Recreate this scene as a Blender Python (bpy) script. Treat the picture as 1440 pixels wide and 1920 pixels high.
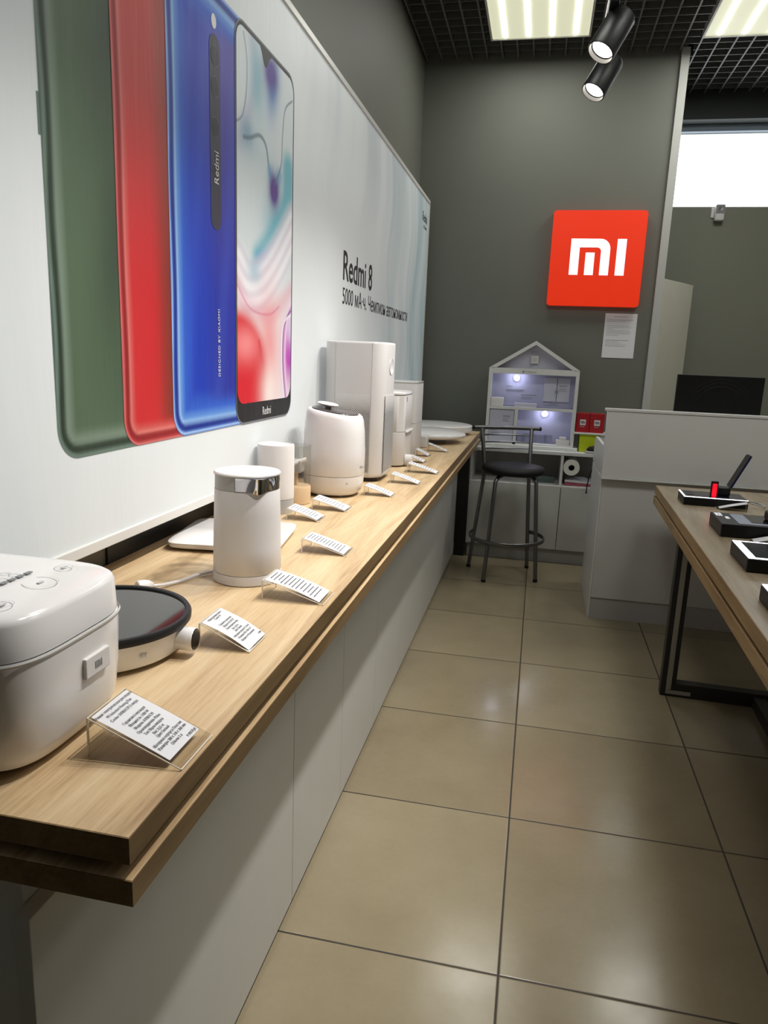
import bpy, bmesh, math, random
import numpy as np
from mathutils import Vector, Matrix
random.seed(7)
PI = math.pi
C = bpy.context.scene.collection
sc = bpy.context.scene
for o in list(bpy.data.objects): bpy.data.objects.remove(o)

# ------------------------------------------------------------------ camera
F_PX, YAW, PITCH, ROLL, CAM_H = 1366.6, -0.200645, -0.2132999, 0.0395494, 1.37
_F = Vector((math.sin(YAW)*math.cos(PITCH), math.cos(YAW)*math.cos(PITCH), math.sin(PITCH)))
_R0 = Vector((math.cos(YAW), -math.sin(YAW), 0)); _U0 = _R0.cross(_F)
_R = _R0*math.cos(ROLL) + _U0*math.sin(ROLL); _U = -_R0*math.sin(ROLL) + _U0*math.cos(ROLL)
cd = bpy.data.cameras.new('camera'); cam = bpy.data.objects.new('camera', cd); C.objects.link(cam)
M3 = Matrix((_R, _U, -_F)).transposed().to_4x4(); M3.translation = Vector((0, 0, CAM_H))
cam.matrix_world = M3
cd.sensor_fit = 'VERTICAL'; cd.sensor_height = 24.0; cd.lens = F_PX/1920*24.0
cd.clip_start = 0.05; cd.clip_end = 60
sc.camera = cam
# ------------------------------------------------------------------ world, exposure
sc.view_settings.view_transform = 'Standard'; sc.view_settings.look = 'None'
sc.view_settings.gamma = 1.0; sc.view_settings.use_curve_mapping = False
sc.view_settings.exposure = 0.0
w = bpy.data.worlds.new('daylight'); sc.world = w; w.use_nodes = True
w.node_tree.nodes['Background'].inputs[0].default_value = (0.92, 0.97, 1.0, 1)
w.node_tree.nodes['Background'].inputs[1].default_value = 3.2
SPOT_W = 23.0          # track spots, watts each
PANEL_E = 1.3         # ceiling panel emission
TUBE_E = 9.0
BOX_E = 0.20          # lightbox print emission

# ------------------------------------------------------------------ helpers
def lin(c):
    return tuple(((x/255)/12.92 if x/255 <= 0.04045 else ((x/255+0.055)/1.055)**2.4) for x in c)
def material(name, col, rough=0.5, metal=0.0, emit=None, estr=0.0, spec=0.5, coat=0.0, bump=0.0, bscale=200, sheen=0):
    m = bpy.data.materials.new(name); m.use_nodes = True
    nt = m.node_tree; b = nt.nodes['Principled BSDF']
    c = lin(col)
    b.inputs['Base Color'].default_value = (*c, 1); b.inputs['Roughness'].default_value = rough
    b.inputs['Metallic'].default_value = metal; b.inputs['Specular IOR Level'].default_value = spec
    b.inputs['Coat Weight'].default_value = coat
    # procedural: very slight mottling so that no surface is perfectly uniform
    tc = nt.nodes.new('ShaderNodeTexCoord'); n = nt.nodes.new('ShaderNodeTexNoise')
    n.inputs['Scale'].default_value = 9; n.inputs['Detail'].default_value = 3
    nt.links.new(tc.outputs['Object'], n.inputs['Vector'])
    mx = nt.nodes.new('ShaderNodeMix'); mx.data_type = 'RGBA'
    mx.inputs[6].default_value = (*[x*0.96 for x in c], 1); mx.inputs[7].default_value = (*[min(1, x*1.04) for x in c], 1)
    nt.links.new(n.outputs['Fac'], mx.inputs[0]); nt.links.new(mx.outputs[2], b.inputs['Base Color'])
    if emit: b.inputs['Emission Color'].default_value = (*lin(emit), 1); b.inputs['Emission Strength'].default_value = estr
    if bump:
        n2 = nt.nodes.new('ShaderNodeTexNoise'); n2.inputs['Scale'].default_value = bscale
        bp = nt.nodes.new('ShaderNodeBump'); bp.inputs['Strength'].default_value = bump; bp.inputs['Distance'].default_value = 0.002
        nt.links.new(tc.outputs['Object'], n2.inputs['Vector']); nt.links.new(n2.outputs['Fac'], bp.inputs['Height'])
        nt.links.new(bp.outputs['Normal'], b.inputs['Normal'])
    return m
class NT:
    """small wrapper to write node maths"""
    def __init__(s, m): s.t = m.node_tree
    def n(s, kind, **kw):
        nd = s.t.nodes.new(kind)
        for k, v in kw.items(): setattr(nd, k, v)
        return nd
    def l(s, a, b): s.t.links.new(a, b)
    def m(s, op, a, b=None, c=None):
        nd = s.n('ShaderNodeMath', operation=op)
        for i, v in enumerate((a, b, c)):
            if v is None: continue
            if isinstance(v, (int, float)): nd.inputs[i].default_value = v
            else: s.l(v, nd.inputs[i])
        return nd.outputs[0]
    def xyz(s):
        tc = s.n('ShaderNodeTexCoord'); sp = s.n('ShaderNodeSeparateXYZ'); s.l(tc.outputs['Object'], sp.inputs[0])
        return tc.outputs['Object'], sp.outputs
    def mix(s, f, a, b):
        nd = s.n('ShaderNodeMix', data_type='RGBA')
        for i, v in ((0, f), (6, a), (7, b)):
            if isinstance(v, (int, float)): nd.inputs[i].default_value = v
            elif isinstance(v, tuple): nd.inputs[i].default_value = (*v, 1)
            else: s.l(v, nd.inputs[i])
        return nd.outputs[2]
    def noise(s, vec, scale, detail=4, sc3=None, rough=0.55, dist=0.0):
        if sc3:
            mp = s.n('ShaderNodeMapping'); mp.inputs['Scale'].default_value = sc3; s.l(vec, mp.inputs[0]); vec = mp.outputs[0]
        nd = s.n('ShaderNodeTexNoise'); nd.inputs['Scale'].default_value = scale; nd.inputs['Detail'].default_value = detail
        nd.inputs['Roughness'].default_value = rough; nd.inputs['Distortion'].default_value = dist; s.l(vec, nd.inputs['Vector'])
        return nd.outputs['Fac']
    def ramp(s, f, stops):
        nd = s.n('ShaderNodeValToRGB'); el = nd.color_ramp.elements
        while len(el) < len(stops): el.new(0.5)
        for e, (p, c) in zip(el, stops): e.position = p; e.color = (*c, 1)
        s.l(f, nd.inputs[0]); return nd.outputs[0]

def link(o, parent=None):
    C.objects.link(o)
    if parent is not None: o.parent = parent
    return o
def build(name, bm, mat, parent=None, smooth=False, angle=35):
    bmesh.ops.recalc_face_normals(bm, faces=bm.faces[:])
    me = bpy.data.meshes.new(name); bm.to_mesh(me); bm.free()
    me.materials.append(mat)
    if smooth:
        me.polygons.foreach_set('use_smooth', [True]*len(me.polygons))
        try: me.set_sharp_from_angle(angle=math.radians(angle))
        except Exception: pass
    o = bpy.data.objects.new(name, me); link(o, parent)
    return o
def tag(o, label, cat, group=None, kind=None):
    o['label'] = label; o['category'] = cat
    if group: o['group'] = group
    if kind: o['kind'] = kind
    return o
def thing(name, label, cat, loc=(0, 0, 0), rz=0.0, group=None):
    o = bpy.data.objects.new(name, None); o.empty_display_size = 0.05; C.objects.link(o)
    o.location = loc; o.rotation_euler = (0, 0, rz)
    return tag(o, label, cat, group)
def struct(name, bm, mat, parent=None, smooth=False):
    o = build(name, bm, mat, parent, smooth)
    if parent is None: o['kind'] = 'structure'
    return o
def copy_tree(o, parent=None):
    c = o.copy(); C.objects.link(c)
    if parent is not None: c.parent = parent
    for ch in list(o.children):
        copy_tree(ch, c)
    return c
def box(bm, x0, x1, y0, y1, z0, z1, bev=0.0, seg=2):
    r = bmesh.ops.create_cube(bm, size=1)
    vs = r['verts']
    for v in vs:
        v.co = Vector(((x0+x1)/2 + v.co.x*(x1-x0), (y0+y1)/2 + v.co.y*(y1-y0), (z0+z1)/2 + v.co.z*(z1-z0)))
    if bev > 0:
        es = list({e for v in vs for e in v.link_edges})
        bmesh.ops.bevel(bm, geom=es, offset=bev, segments=seg, affect='EDGES', profile=0.5, clamp_overlap=True)
def B(*a, **k):
    bm = bmesh.new(); box(bm, *a, **k); return bm
def loft(bm, rings, cap0=True, cap1=True):
    vr = [[bm.verts.new(p) for p in r] for r in rings]
    n = len(vr[0])
    for a, b in zip(vr, vr[1:]):
        for i in range(n):
            j = (i+1) % n
            bm.faces.new((a[i], a[j], b[j], b[i]))
    if cap0: bm.faces.new(list(reversed(vr[0])))
    if cap1: bm.faces.new(vr[-1])
def lathe(bm, prof, cx=0, cy=0, n=48, cap0=True, cap1=True):
    loft(bm, [[(cx+r*math.cos(2*PI*i/n), cy+r*math.sin(2*PI*i/n), z) for i in range(n)] for r, z in prof], cap0, cap1)
def sell(cx, cy, hx, hy, z, e=2.0, n=64, tilt=0.0):
    out = []
    for i in range(n):
        t = 2*PI*i/n; c, s = math.cos(t), math.sin(t)
        x = cx + hx*math.copysign(abs(c)**(2/e), c); y = cy + hy*math.copysign(abs(s)**(2/e), s)
        out.append((x, y, z + tilt*(x-cx)))
    return out
def tube(bm, pts, r, n=10, closed=False, flat=None):
    pts = [Vector(p) for p in pts]; m = len(pts); rings = []; prev = None
    for i in range(m):
        if closed: d = (pts[(i+1) % m]-pts[i-1]).normalized()
        else: d = (pts[min(i+1, m-1)]-pts[max(i-1, 0)]).normalized()
        if prev is None:
            a = d.cross(Vector((0, 0, 1)))
            if a.length < 1e-3: a = d.cross(Vector((0, 1, 0)))
            a.normalize()
        else:
            a = prev - d*prev.dot(d); a.normalize()
        prev = a; b = d.cross(a)
        rr = r[i] if isinstance(r, (list, tuple)) else r
        fb = flat if flat else 1.0
        rings.append([pts[i] + a*rr*math.cos(2*PI*k/n) + b*rr*fb*math.sin(2*PI*k/n) for k in range(n)])
    if closed:
        vr = [[bm.verts.new(p) for p in q] for q in rings]
        for i in range(m):
            a, b = vr[i], vr[(i+1) % m]
            for k in range(n): bm.faces.new((a[k], a[(k+1) % n], b[(k+1) % n], b[k]))
    else: loft(bm, rings)
def rod(bm, p, q, r, n=12): tube(bm, [p, q], r, n)
def prism(bm, pts, o, u, v, t):
    """flat outline pts (a,b) laid on origin o, axes u,v and given thickness t along u x v"""
    o, u, v = Vector(o), Vector(u), Vector(v); nrm = u.cross(v).normalized()
    a = [bm.verts.new(o + u*p[0] + v*p[1]) for p in pts]
    b = [bm.verts.new(o + u*p[0] + v*p[1] + nrm*t) for p in pts]
    bm.faces.new(list(reversed(a))); bm.faces.new(b); n = len(a)
    for i in range(n): bm.faces.new((a[i], a[(i+1) % n], b[(i+1) % n], b[i]))
def rrect(x0, x1, y0, y1, r, n=6):
    out = []
    for cx, cy, a in ((x1-r, y1-r, 0), (x0+r, y1-r, 90), (x0+r, y0+r, 180), (x1-r, y0+r, 270)):
        for k in range(n+1):
            t = math.radians(a + 90*k/n); out.append((cx+r*math.cos(t), cy+r*math.sin(t)))
    return out
def smooth_path(pts, k=6):
    P_ = [Vector(p) for p in pts]; out = []
    for i in range(len(P_)-1):
        p0, p1, p2, p3 = P_[max(i-1, 0)], P_[i], P_[i+1], P_[min(i+2, len(P_)-1)]
        for j in range(k):
            t = j/k
            out.append(0.5*((2*p1)+(p2-p0)*t+(2*p0-5*p1+4*p2-p3)*t*t+(3*p1-p0-3*p2+p3)*t**3))
    out.append(P_[-1]); return out
def text(name, body, size, o, u, v, mat, parent, align='LEFT', ext=0.0003, sx=1.0, space=1.0, lines=1.0, bold=0.0):
    cu = bpy.data.curves.new('txt', 'FONT'); cu.body = body; cu.size = size; cu.align_x = align
    cu.extrude = ext; cu.space_character = space; cu.space_line = lines; cu.resolution_u = 3; cu.offset = bold
    to = bpy.data.objects.new('txt', cu); C.objects.link(to)
    bpy.context.view_layer.update()
    dg = bpy.context.evaluated_depsgraph_get()
    me = bpy.data.meshes.new_from_object(to.evaluated_get(dg))
    bpy.data.objects.remove(to); bpy.data.curves.remove(cu)
    u = Vector(u).normalized(); v = Vector(v).normalized(); nn = u.cross(v)
    m = Matrix((u*sx, v, nn)).transposed().to_4x4(); m.translation = Vector(o)
    me.transform(m); me.name = name
    me.materials.clear(); me.materials.append(mat)
    ob = bpy.data.objects.new(name, me); link(ob, parent)
    return ob
def mi_logo(bm, o, u, v, s, t):
    """the two-letter maker's mark; s = total width, 0.357 : 0.232"""
    k = s/0.357
    def arc(cx, cy, r, a0, a1, n=6): return [(cx+r*math.cos(math.radians(a0+(a1-a0)*i/n)), cy+r*math.sin(math.radians(a0+(a1-a0)*i/n))) for i in range(n+1)]
    M_ = [(0, 0), (0.058, 0), (0.058, 0.177)] + arc(0.173, 0.152, 0.025, 90, 0) + [(0.198, 0), (0.256, 0)] + arc(0.191, 0.167, 0.065, 0, 90) + [(0, 0.232)]
    I1 = [(0.1, 0), (0.158, 0), (0.158, 0.144), (0.1, 0.144)]
    I2 = [(0.299, 0), (0.357, 0), (0.357, 0.232), (0.299, 0.232)]
    for pl in (M_, I1, I2): prism(bm, [(a*k, b*k) for a, b in pl], o, u, v, t)

# ------------------------------------------------------------------ materials
M = {}
def wood(name, cols, axis='y', rough=0.42):
    m = bpy.data.materials.new(name); m.use_nodes = True; t = NT(m); b = m.node_tree.nodes['Principled BSDF']
    vec, s = t.xyz()
    st = (1, 0.10, 1) if axis == 'y' else (0.10, 1, 1)
    st2 = (1, 0.045, 1) if axis == 'y' else (0.045, 1, 1)
    big = t.noise(vec, 9, 5, st, 0.6, 1.6); fine = t.noise(vec, 190, 4, st2, 0.7, 0.5)
    blotch = t.noise(vec, 3.2, 2, (1, 0.35, 1) if axis == 'y' else (0.35, 1, 1))
    f = t.m('ADD', t.m('MULTIPLY', big, 0.55), t.m('ADD', t.m('MULTIPLY', fine, 0.3), t.m('MULTIPLY', blotch, 0.15)))
    col = t.ramp(f, [(0.36, lin(cols[0])), (0.5, lin(cols[1])), (0.64, lin(cols[2]))])
    t.l(col, b.inputs['Base Color']); b.inputs['Roughness'].default_value = rough
    bp = t.n('ShaderNodeBump'); bp.inputs['Strength'].default_value = 0.25; bp.inputs['Distance'].default_value = 0.001
    t.l(fine, bp.inputs['Height']); t.l(bp.outputs[0], b.inputs['Normal'])
    return m
M['oak'] = wood('light_oak_laminate', [(158, 130, 94), (196, 169, 131), (212, 191, 156)])
M['oak_table'] = wood('table_oak_laminate', [(136, 120, 98), (156, 140, 116), (170, 154, 130)], 'y', 0.27)  # same oak, greyed: light reflected off the tabletop is in the colour
M['oak_edge'] = wood('light_oak_edge', [(98, 76, 46), (122, 97, 63), (136, 110, 76)])  # same oak, darkened: shade on the counter edges is in the colour
M['oak_edge_table'] = wood('table_oak_edge', [(128, 100, 64), (158, 128, 86), (176, 146, 104)])  # lighter copy of the edge oak, for table edges that catch more light
M['white'] = material('white_laminate', (212, 212, 210), 0.38)
M['white_panel'] = material('white_cabinet_front', (196, 196, 192), 0.35)
M['gloss'] = material('white_gloss_plastic', (228, 226, 226), 0.16)
M['matte'] = material('white_matte_plastic', (214, 211, 210), 0.45)
M['grey_plastic'] = material('pale_grey_plastic', (170, 168, 166), 0.4)
M['mark_grey'] = material('grey_print', (128, 130, 132), 0.5)
M['pale_mark'] = material('pale_grey_print', (196, 198, 200), 0.35)
M['dark'] = material('black_panel', (16, 16, 16), 0.5)
M['black_plastic'] = material('black_plastic', (14, 14, 15), 0.42, spec=0.35)
M['black_matte'] = material('black_powder_coat', (20, 20, 21), 0.45)
M['leather'] = material('black_leatherette', (11, 11, 12), 0.55, spec=0.3, bump=0.3, bscale=300)
M['glass_black'] = material('black_ceramic_glass', (10, 10, 12), 0.06, coat=0.3)
M['chrome'] = material('chrome', (225, 225, 228), 0.08, 1.0)
M['steel'] = material('grey_metal_tube', (120, 120, 122), 0.32, 1.0)
M['dark_steel'] = material('dark_steel', (52, 50, 48), 0.45, 0.3)
M['alu'] = material('brushed_aluminium', (190, 188, 180), 0.35, 0.6)
M['beige'] = material('beige_plastic', (206, 176, 140), 0.4)
M['paper'] = material('white_paper', (212, 212, 216), 0.75)
M['ink'] = material('black_ink', (28, 28, 30), 0.7)
M['grey_ink'] = material('grey_ink', (95, 97, 100), 0.7)
M['frame_white'] = material('white_profile', (204, 203, 200), 0.4)
M['red_box'] = material('red_card', (160, 8, 22), 0.4)
M['lime'] = material('lime_card', (190, 205, 20), 0.5)
M['pink_paper'] = material('pink_paper', (170, 80, 100), 0.7)
M['lens'] = material('spot_lens', (255, 250, 240), 0.3, emit=(255, 247, 232), estr=14)
M['tube_light'] = material('panel_strip', (255, 255, 250), 0.5, emit=(250, 255, 236), estr=TUBE_E)
M['diffuser'] = material('panel_diffuser', (235, 235, 225), 0.5, emit=(238, 240, 205), estr=0.62)
M['cool_light'] = material('small_led', (255, 255, 255), 0.5, emit=(235, 238, 255), estr=3)
M['led_strip'] = material('led_edge', (255, 255, 255), 0.5, emit=(240, 244, 255), estr=2.6)
M['red_glow'] = material('red_screen', (255, 10, 30), 0.4, emit=(255, 8, 35), estr=1.2)
M['sign_orange'] = material('orange_sign_face', (200, 40, 5), 0.4, emit=(228, 44, 2), estr=0.55)
M['sign_white'] = material('white_sign_letter', (250, 250, 255), 0.4, emit=(232, 238, 255), estr=0.85)
M['blue_back'] = material('blue_phone_back', (30, 28, 110), 0.15)
M['screen_off'] = material('dark_screen', (30, 33, 46), 0.1)
M['number_white'] = material('lit_characters', (240, 240, 240), 0.5, emit=(235, 238, 245), estr=0.5)
M['lilac_panel'] = material('lilac_print_card', (176, 176, 206), 0.5)
M['lilac_pale'] = material('pale_lilac_card', (196, 196, 212), 0.5)
M['lilac_dark'] = material('greyish_lilac_print', (140, 140, 168), 0.5)
M['roll'] = material('paper_roll', (232, 230, 222), 0.8)
M['door'] = material('beige_door', (205, 203, 188), 0.5)
M['smoke'] = material('smoky_lid', (70, 64, 64), 0.12)
M['trim_grey'] = material('light_grey_trim', (172, 172, 168), 0.5)

def acrylic():
    m = bpy.data.materials.new('clear_acrylic'); m.use_nodes = True; t = NT(m)
    out = m.node_tree.nodes['Material Output']; m.node_tree.nodes.remove(m.node_tree.nodes['Principled BSDF'])
    tr = t.n('ShaderNodeBsdfTransparent'); tr.inputs[0].default_value = (0.93, 0.93, 0.92, 1)
    gl = t.n('ShaderNodeBsdfGlossy'); gl.inputs['Roughness'].default_value = 0.05
    fr = t.n('ShaderNodeFresnel'); fr.inputs['IOR'].default_value = 1.49
    g_ = t.n('ShaderNodeNewGeometry'); f = t.m('ADD', t.m('MULTIPLY', t.m('MULTIPLY', fr.outputs[0], t.m('SUBTRACT', 1.0, g_.outputs['Backfacing'])), 0.9), 0.015)
    mx = t.n('ShaderNodeMixShader'); t.l(f, mx.inputs[0]); t.l(tr.outputs[0], mx.inputs[1]); t.l(gl.outputs[0], mx.inputs[2])
    t.l(mx.outputs[0], out.inputs[0]); return m
M['acrylic'] = acrylic()
M['acrylic_edge'] = material('acrylic_edge', (222, 214, 200), 0.2)

def wall_mat(name, a, b_):
    m = bpy.data.materials.new(name); m.use_nodes = True; t = NT(m); b = m.node_tree.nodes['Principled BSDF']
    vec, s = t.xyz(); f = t.noise(vec, 2.5, 4)
    t.l(t.mix(f, lin(a), lin(b_)), b.inputs['Base Color']); b.inputs['Roughness'].default_value = 0.62
    n = t.noise(vec, 320, 2); bp = t.n('ShaderNodeBump'); bp.inputs['Strength'].default_value = 0.12; bp.inputs['Distance'].default_value = 0.001
    t.l(n, bp.inputs['Height']); t.l(bp.outputs[0], b.inputs['Normal']); return m
M['wall'] = wall_mat('grey_green_wall_paint', (96, 98, 91), (103, 104, 95))
M['wall_far'] = wall_mat('olive_grey_wall_paint', (118, 120, 106), (124, 125, 112))
M['wall_light'] = wall_mat('light_wall_paint', (170, 168, 160), (176, 174, 166))
M['bulkhead'] = wall_mat('dark_bulkhead_paint', (44, 50, 50), (50, 55, 55))
M['lintel'] = material('pale_blue_lintel', (140, 155, 172), 0.6)
M['plenum'] = wall_mat('dark_plenum', (20, 22, 22), (26, 28, 28))
M['grid'] = material('grey_lattice_metal', (92, 94, 92), 0.4)

def tile_mat():
    m = bpy.data.materials.new('beige_floor_tiles'); m.use_nodes = True; t = NT(m); b = m.node_tree.nodes['Principled BSDF']
    vec, s = t.xyz(); TX, TY, X0, Y0 = 0.613, 0.5966, 0.016, 0.2375
    def d(c, o_, T): 
        q = t.m('DIVIDE', t.m('SUBTRACT', c, o_), T); fr = t.m('FRACT', q)
        return t.m('MULTIPLY', t.m('MINIMUM', fr, t.m('SUBTRACT', 1.0, fr)), T), t.m('FLOOR', q)
    dx, ix = d(s[0], X0, TX); dy, iy = d(s[1], Y0, TY)
    dm = t.m('MINIMUM', dx, dy); g = t.m('LESS_THAN', dm, 0.0026)
    cv = t.n('ShaderNodeCombineXYZ'); t.l(ix, cv.inputs[0]); t.l(iy, cv.inputs[1])
    wn = t.n('ShaderNodeTexWhiteNoise', noise_dimensions='3D'); t.l(cv.outputs[0], wn.inputs[0])
    mott = t.noise(vec, 3.0, 6, None, 0.6); spk = t.noise(vec, 60, 3)
    f = t.m('ADD', t.m('MULTIPLY', mott, 0.6), t.m('ADD', t.m('MULTIPLY', wn.outputs[0], 0.25), t.m('MULTIPLY', spk, 0.15)))
    col = t.ramp(f, [(0.25, lin((124, 113, 91))), (0.55, lin((139, 128, 104))), (0.8, lin((150, 139, 115)))])
    dirt = t.m('GREATER_THAN', t.noise(vec, 34, 3), 0.79)
    col = t.mix(t.m('MULTIPLY', dirt, 0.5), col, lin((215, 205, 180)))
    t.l(t.mix(g, col, lin((46, 38, 28))), b.inputs['Base Color'])
    rg = t.m('ADD', t.m('MULTIPLY', t.noise(vec, 7, 4), 0.16), t.m('ADD', 0.11, t.m('MULTIPLY', g, 0.4)))
    t.l(rg, b.inputs['Roughness'])
    h = t.m('MINIMUM', t.m('DIVIDE', dm, 0.005), 1.0)
    bp = t.n('ShaderNodeBump'); bp.inputs['Strength'].default_value = 0.5; bp.inputs['Distance'].default_value = 0.002
    wv = t.m('ADD', h, t.m('MULTIPLY', t.noise(vec, 5, 2), 0.35))
    t.l(wv, bp.inputs['Height']); t.l(bp.outputs[0], b.inputs['Normal'])
    return m
M['tiles'] = tile_mat()

def perf_mat(name, axis):
    m = bpy.data.materials.new(name); m.use_nodes = True; t = NT(m); b = m.node_tree.nodes['Principled BSDF']
    vec, s = t.xyz(); p = 0.0078
    u, z = s[0 if axis == 'x' else 1], s[2]
    def dots(ou, oz):
        a = t.m('SUBTRACT', t.m('FRACT', t.m('DIVIDE', t.m('ADD', u, ou), p)), 0.5)
        c = t.m('SUBTRACT', t.m('FRACT', t.m('DIVIDE', t.m('ADD', z, oz), p)), 0.5)
        return t.m('SQRT', t.m('ADD', t.m('MULTIPLY', a, a), t.m('MULTIPLY', c, c)))
    dd = t.m('MINIMUM', dots(1.0, 1.0), dots(1.0+p/2, 1.0+p/2))
    fade = t.m('MINIMUM', t.m('MAXIMUM', t.m('DIVIDE', t.m('SUBTRACT', 0.345, z), 0.07), 0.0), 1.0)
    r = t.m('MULTIPLY', t.m('ADD', t.m('MULTIPLY', fade, 0.21), 0.1), 1.0)
    hole = t.m('LESS_THAN', dd, r)
    t.l(t.mix(hole, lin((226, 225, 224)), lin((40, 38, 38))), b.inputs['Base Color']); b.inputs['Roughness'].default_value = 0.4
    return m
M['perf_x'] = perf_mat('perforated_white_x', 'x'); M['perf_y'] = perf_mat('perforated_white_y', 'y')

# ------------------------------------------------------------------ the setting
YB, XL, ZC, YF = 5.36, -0.93, 3.3, 6.3
struct('floor', B(-1.2, 3.4, -2.6, 6.6, -0.1, 0.0), M['tiles'])
struct('wall_left', B(XL-0.12, XL, -2.6, YB+0.1, 0, ZC+0.4), M['wall'])
struct('wall_back', B(XL, 0.704, YB, YB+0.12, 0, ZC+0.32), M['wall'])
struct('trim_1', B(0.704, 0.754, YB-0.02, YB+0.14, 0, ZC+0.02), M['trim_grey'])
struct('wall_partition', B(0.70, 0.76, YB+0.14, YF, 0, ZC+0.32), M['wall_far'])
# far wall with a high window band
bm = bmesh.new(); box(bm, 0.7, 3.4, YF, YF+0.15, 0, 2.557); box(bm, 0.7, 3.4, YF, YF+0.15, 3.12, 3.7)
struct('wall_far', bm, M['wall_far'])
struct('trim_2', B(0.76, 3.3, YF-0.16, YF-0.0, 3.13, 3.42), M['bulkhead'])
bm = bmesh.new(); box(bm, 0.76, 3.3, YF-0.03, YF+0.02, 3.085, 3.13)
wf = struct('window_1', bm, M['lintel'])
bm = bmesh.new(); box(bm, 0.76, 3.3, YF+0.06, YF+0.11, 2.557, 2.575); box(bm, 0.76, 3.3, YF+0.06, YF+0.11, 3.09, 3.12)
build('window_frame', bm, M['frame_white'], wf)
build('window_glass', B(0.76, 3.3, YF+0.08, YF+0.086, 2.57, 3.1), M['acrylic'], wf)
struct('wall_right', B(3.3, 3.42, -2.6, 6.6, 0, ZC+0.4), M['wall_light'])
struct('wall_front', B(-1.05, 3.42, -2.7, -2.6, 0, ZC+0.4), M['wall_light'])
struct('ceiling', B(-1.05, 3.42, -2.7, 6.6, ZC+0.32, ZC+0.42), M['plenum'])
# black backing strip between lightbox and counter
struct('trim_3', B(XL, XL+0.006, 1.43, 5.30, 0.0, 1.05), M['dark'])
# open cell lattice ceiling, with gaps for the light panels
PANELS = [(-0.469, 0.131, 4.46, 5.06), (0.782, 1.382, 4.554, 5.154), (-0.469, 0.131, 2.06, 2.66), (0.782, 1.382, 2.06, 2.66), (2.0, 2.6, 2.06, 2.66)]  # panels after the first pair are unseen, added to light the aisle
def gaps(c, axis, a0, a1):
    segs = [(a0, a1)]
    for x0, x1, y0, y1 in PANELS:
        lo, hi, p0, p1 = (x0, x1, y0, y1) if axis == 'y' else (y0, y1, x0, x1)
        if lo-0.006 < c < hi+0.006:
            ns = []
            for s0, s1 in segs:
                if p1 < s0 or p0 > s1: ns.append((s0, s1)); continue
                if p0-0.008 > s0: ns.append((s0, p0-0.008))
                if p1+0.008 < s1: ns.append((p1+0.008, s1))
            segs = ns
    return segs
bm = bmesh.new(); CELL = 0.1
def ext_y(x): return YB-0.002 if x < 0.704 else (YB-0.025 if x < 0.76 else YF-0.17)
k = 0
while XL+0.02+k*CELL < 3.25:
    x = XL+0.02+k*CELL; k += 1; wd = 0.005
    for s0, s1 in gaps(x, 'y', -2.5, ext_y(x)): box(bm, x-wd, x+wd, s0, s1, ZC, ZC+0.045)
k = 0
while -2.45+k*CELL < YF-0.2:
    y = -2.45+k*CELL; k += 1
    for s0, s1 in gaps(y, 'x', XL+0.005 if y < YB-0.02 else 0.77, 3.28): box(bm, s0, s1, y-0.003, y+0.003, ZC+0.004, ZC+0.04)
struct('ceiling_lattice', bm, M['grid'])
# door leaf standing open beyond the partition
d = Vector((0.534, 0.845, 0)).normalized(); nrm = Vector((d.y, -d.x, 0)); p1 = Vector((1.056, 6.0, 0)); p0 = p1 - d*0.60
bm = bmesh.new()
loft(bm, [[p0+Vector((0, 0, z)), p1+Vector((0, 0, z)), p1-nrm*0.04+Vector((0, 0, z)), p0-nrm*0.04+Vector((0, 0, z))] for z in (0.01, 1.957)])
struct('door_1', bm, M['door'])

# ------------------------------------------------------------------ ceiling panels
pl = None
names = ['square ceiling light panel with four bright strips, left of the track spots', 'square ceiling light panel with bright strips, cut by the right edge of the photo']
for i, (x0, x1, y0, y1) in enumerate(PANELS):
    cx, cy = (x0+x1)/2, (y0+y1)/2
    if pl is None:
        pl = r = thing('ceiling_light', '', 'ceiling light', (cx, cy, ZC), 0, 'square light panels in the lattice ceiling')
        bm = bmesh.new()
        for a in (-1, 1):
            box(bm, a*0.3-(0.012 if a > 0 else 0), a*0.3+(0.012 if a < 0 else 0), -0.3, 0.3, -0.006, 0.05)
            box(bm, -0.3, 0.3, a*0.3-(0.012 if a > 0 else 0), a*0.3+(0.012 if a < 0 else 0), -0.006, 0.05)
        build('frame', bm, M['frame_white'], r)
        build('diffuser', B(-0.288, 0.288, -0.288, 0.288, 0.0, 0.04), M['diffuser'], r)
        for s in (-0.21, -0.07, 0.07, 0.21):
            bm = bmesh.new(); prism(bm, rrect(s-0.012, s+0.012, -0.27, 0.27, 0.0119), (0, 0, -0.0035), (1, 0, 0), (0, 1, 0), 0.003)
            build('light_strip', bm, M['tube_light'], r)
    else:
        r = copy_tree(pl); r.location = (cx, cy, ZC)
    r['label'] = names[i] if i < 2 else 'square ceiling light panel out of the photo above the aisle'
    la = bpy.data.lights.new('panel_light', 'AREA'); la.shape = 'SQUARE'; la.size = 0.56; la.energy = PANEL_E*(6.0 if i < 2 else 3.2)
    la.color = (1.0, 1.0, 0.96); lo = bpy.data.objects.new('panel_lamp', la); link(lo, r); lo.location = (0, 0, -0.02)

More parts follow.
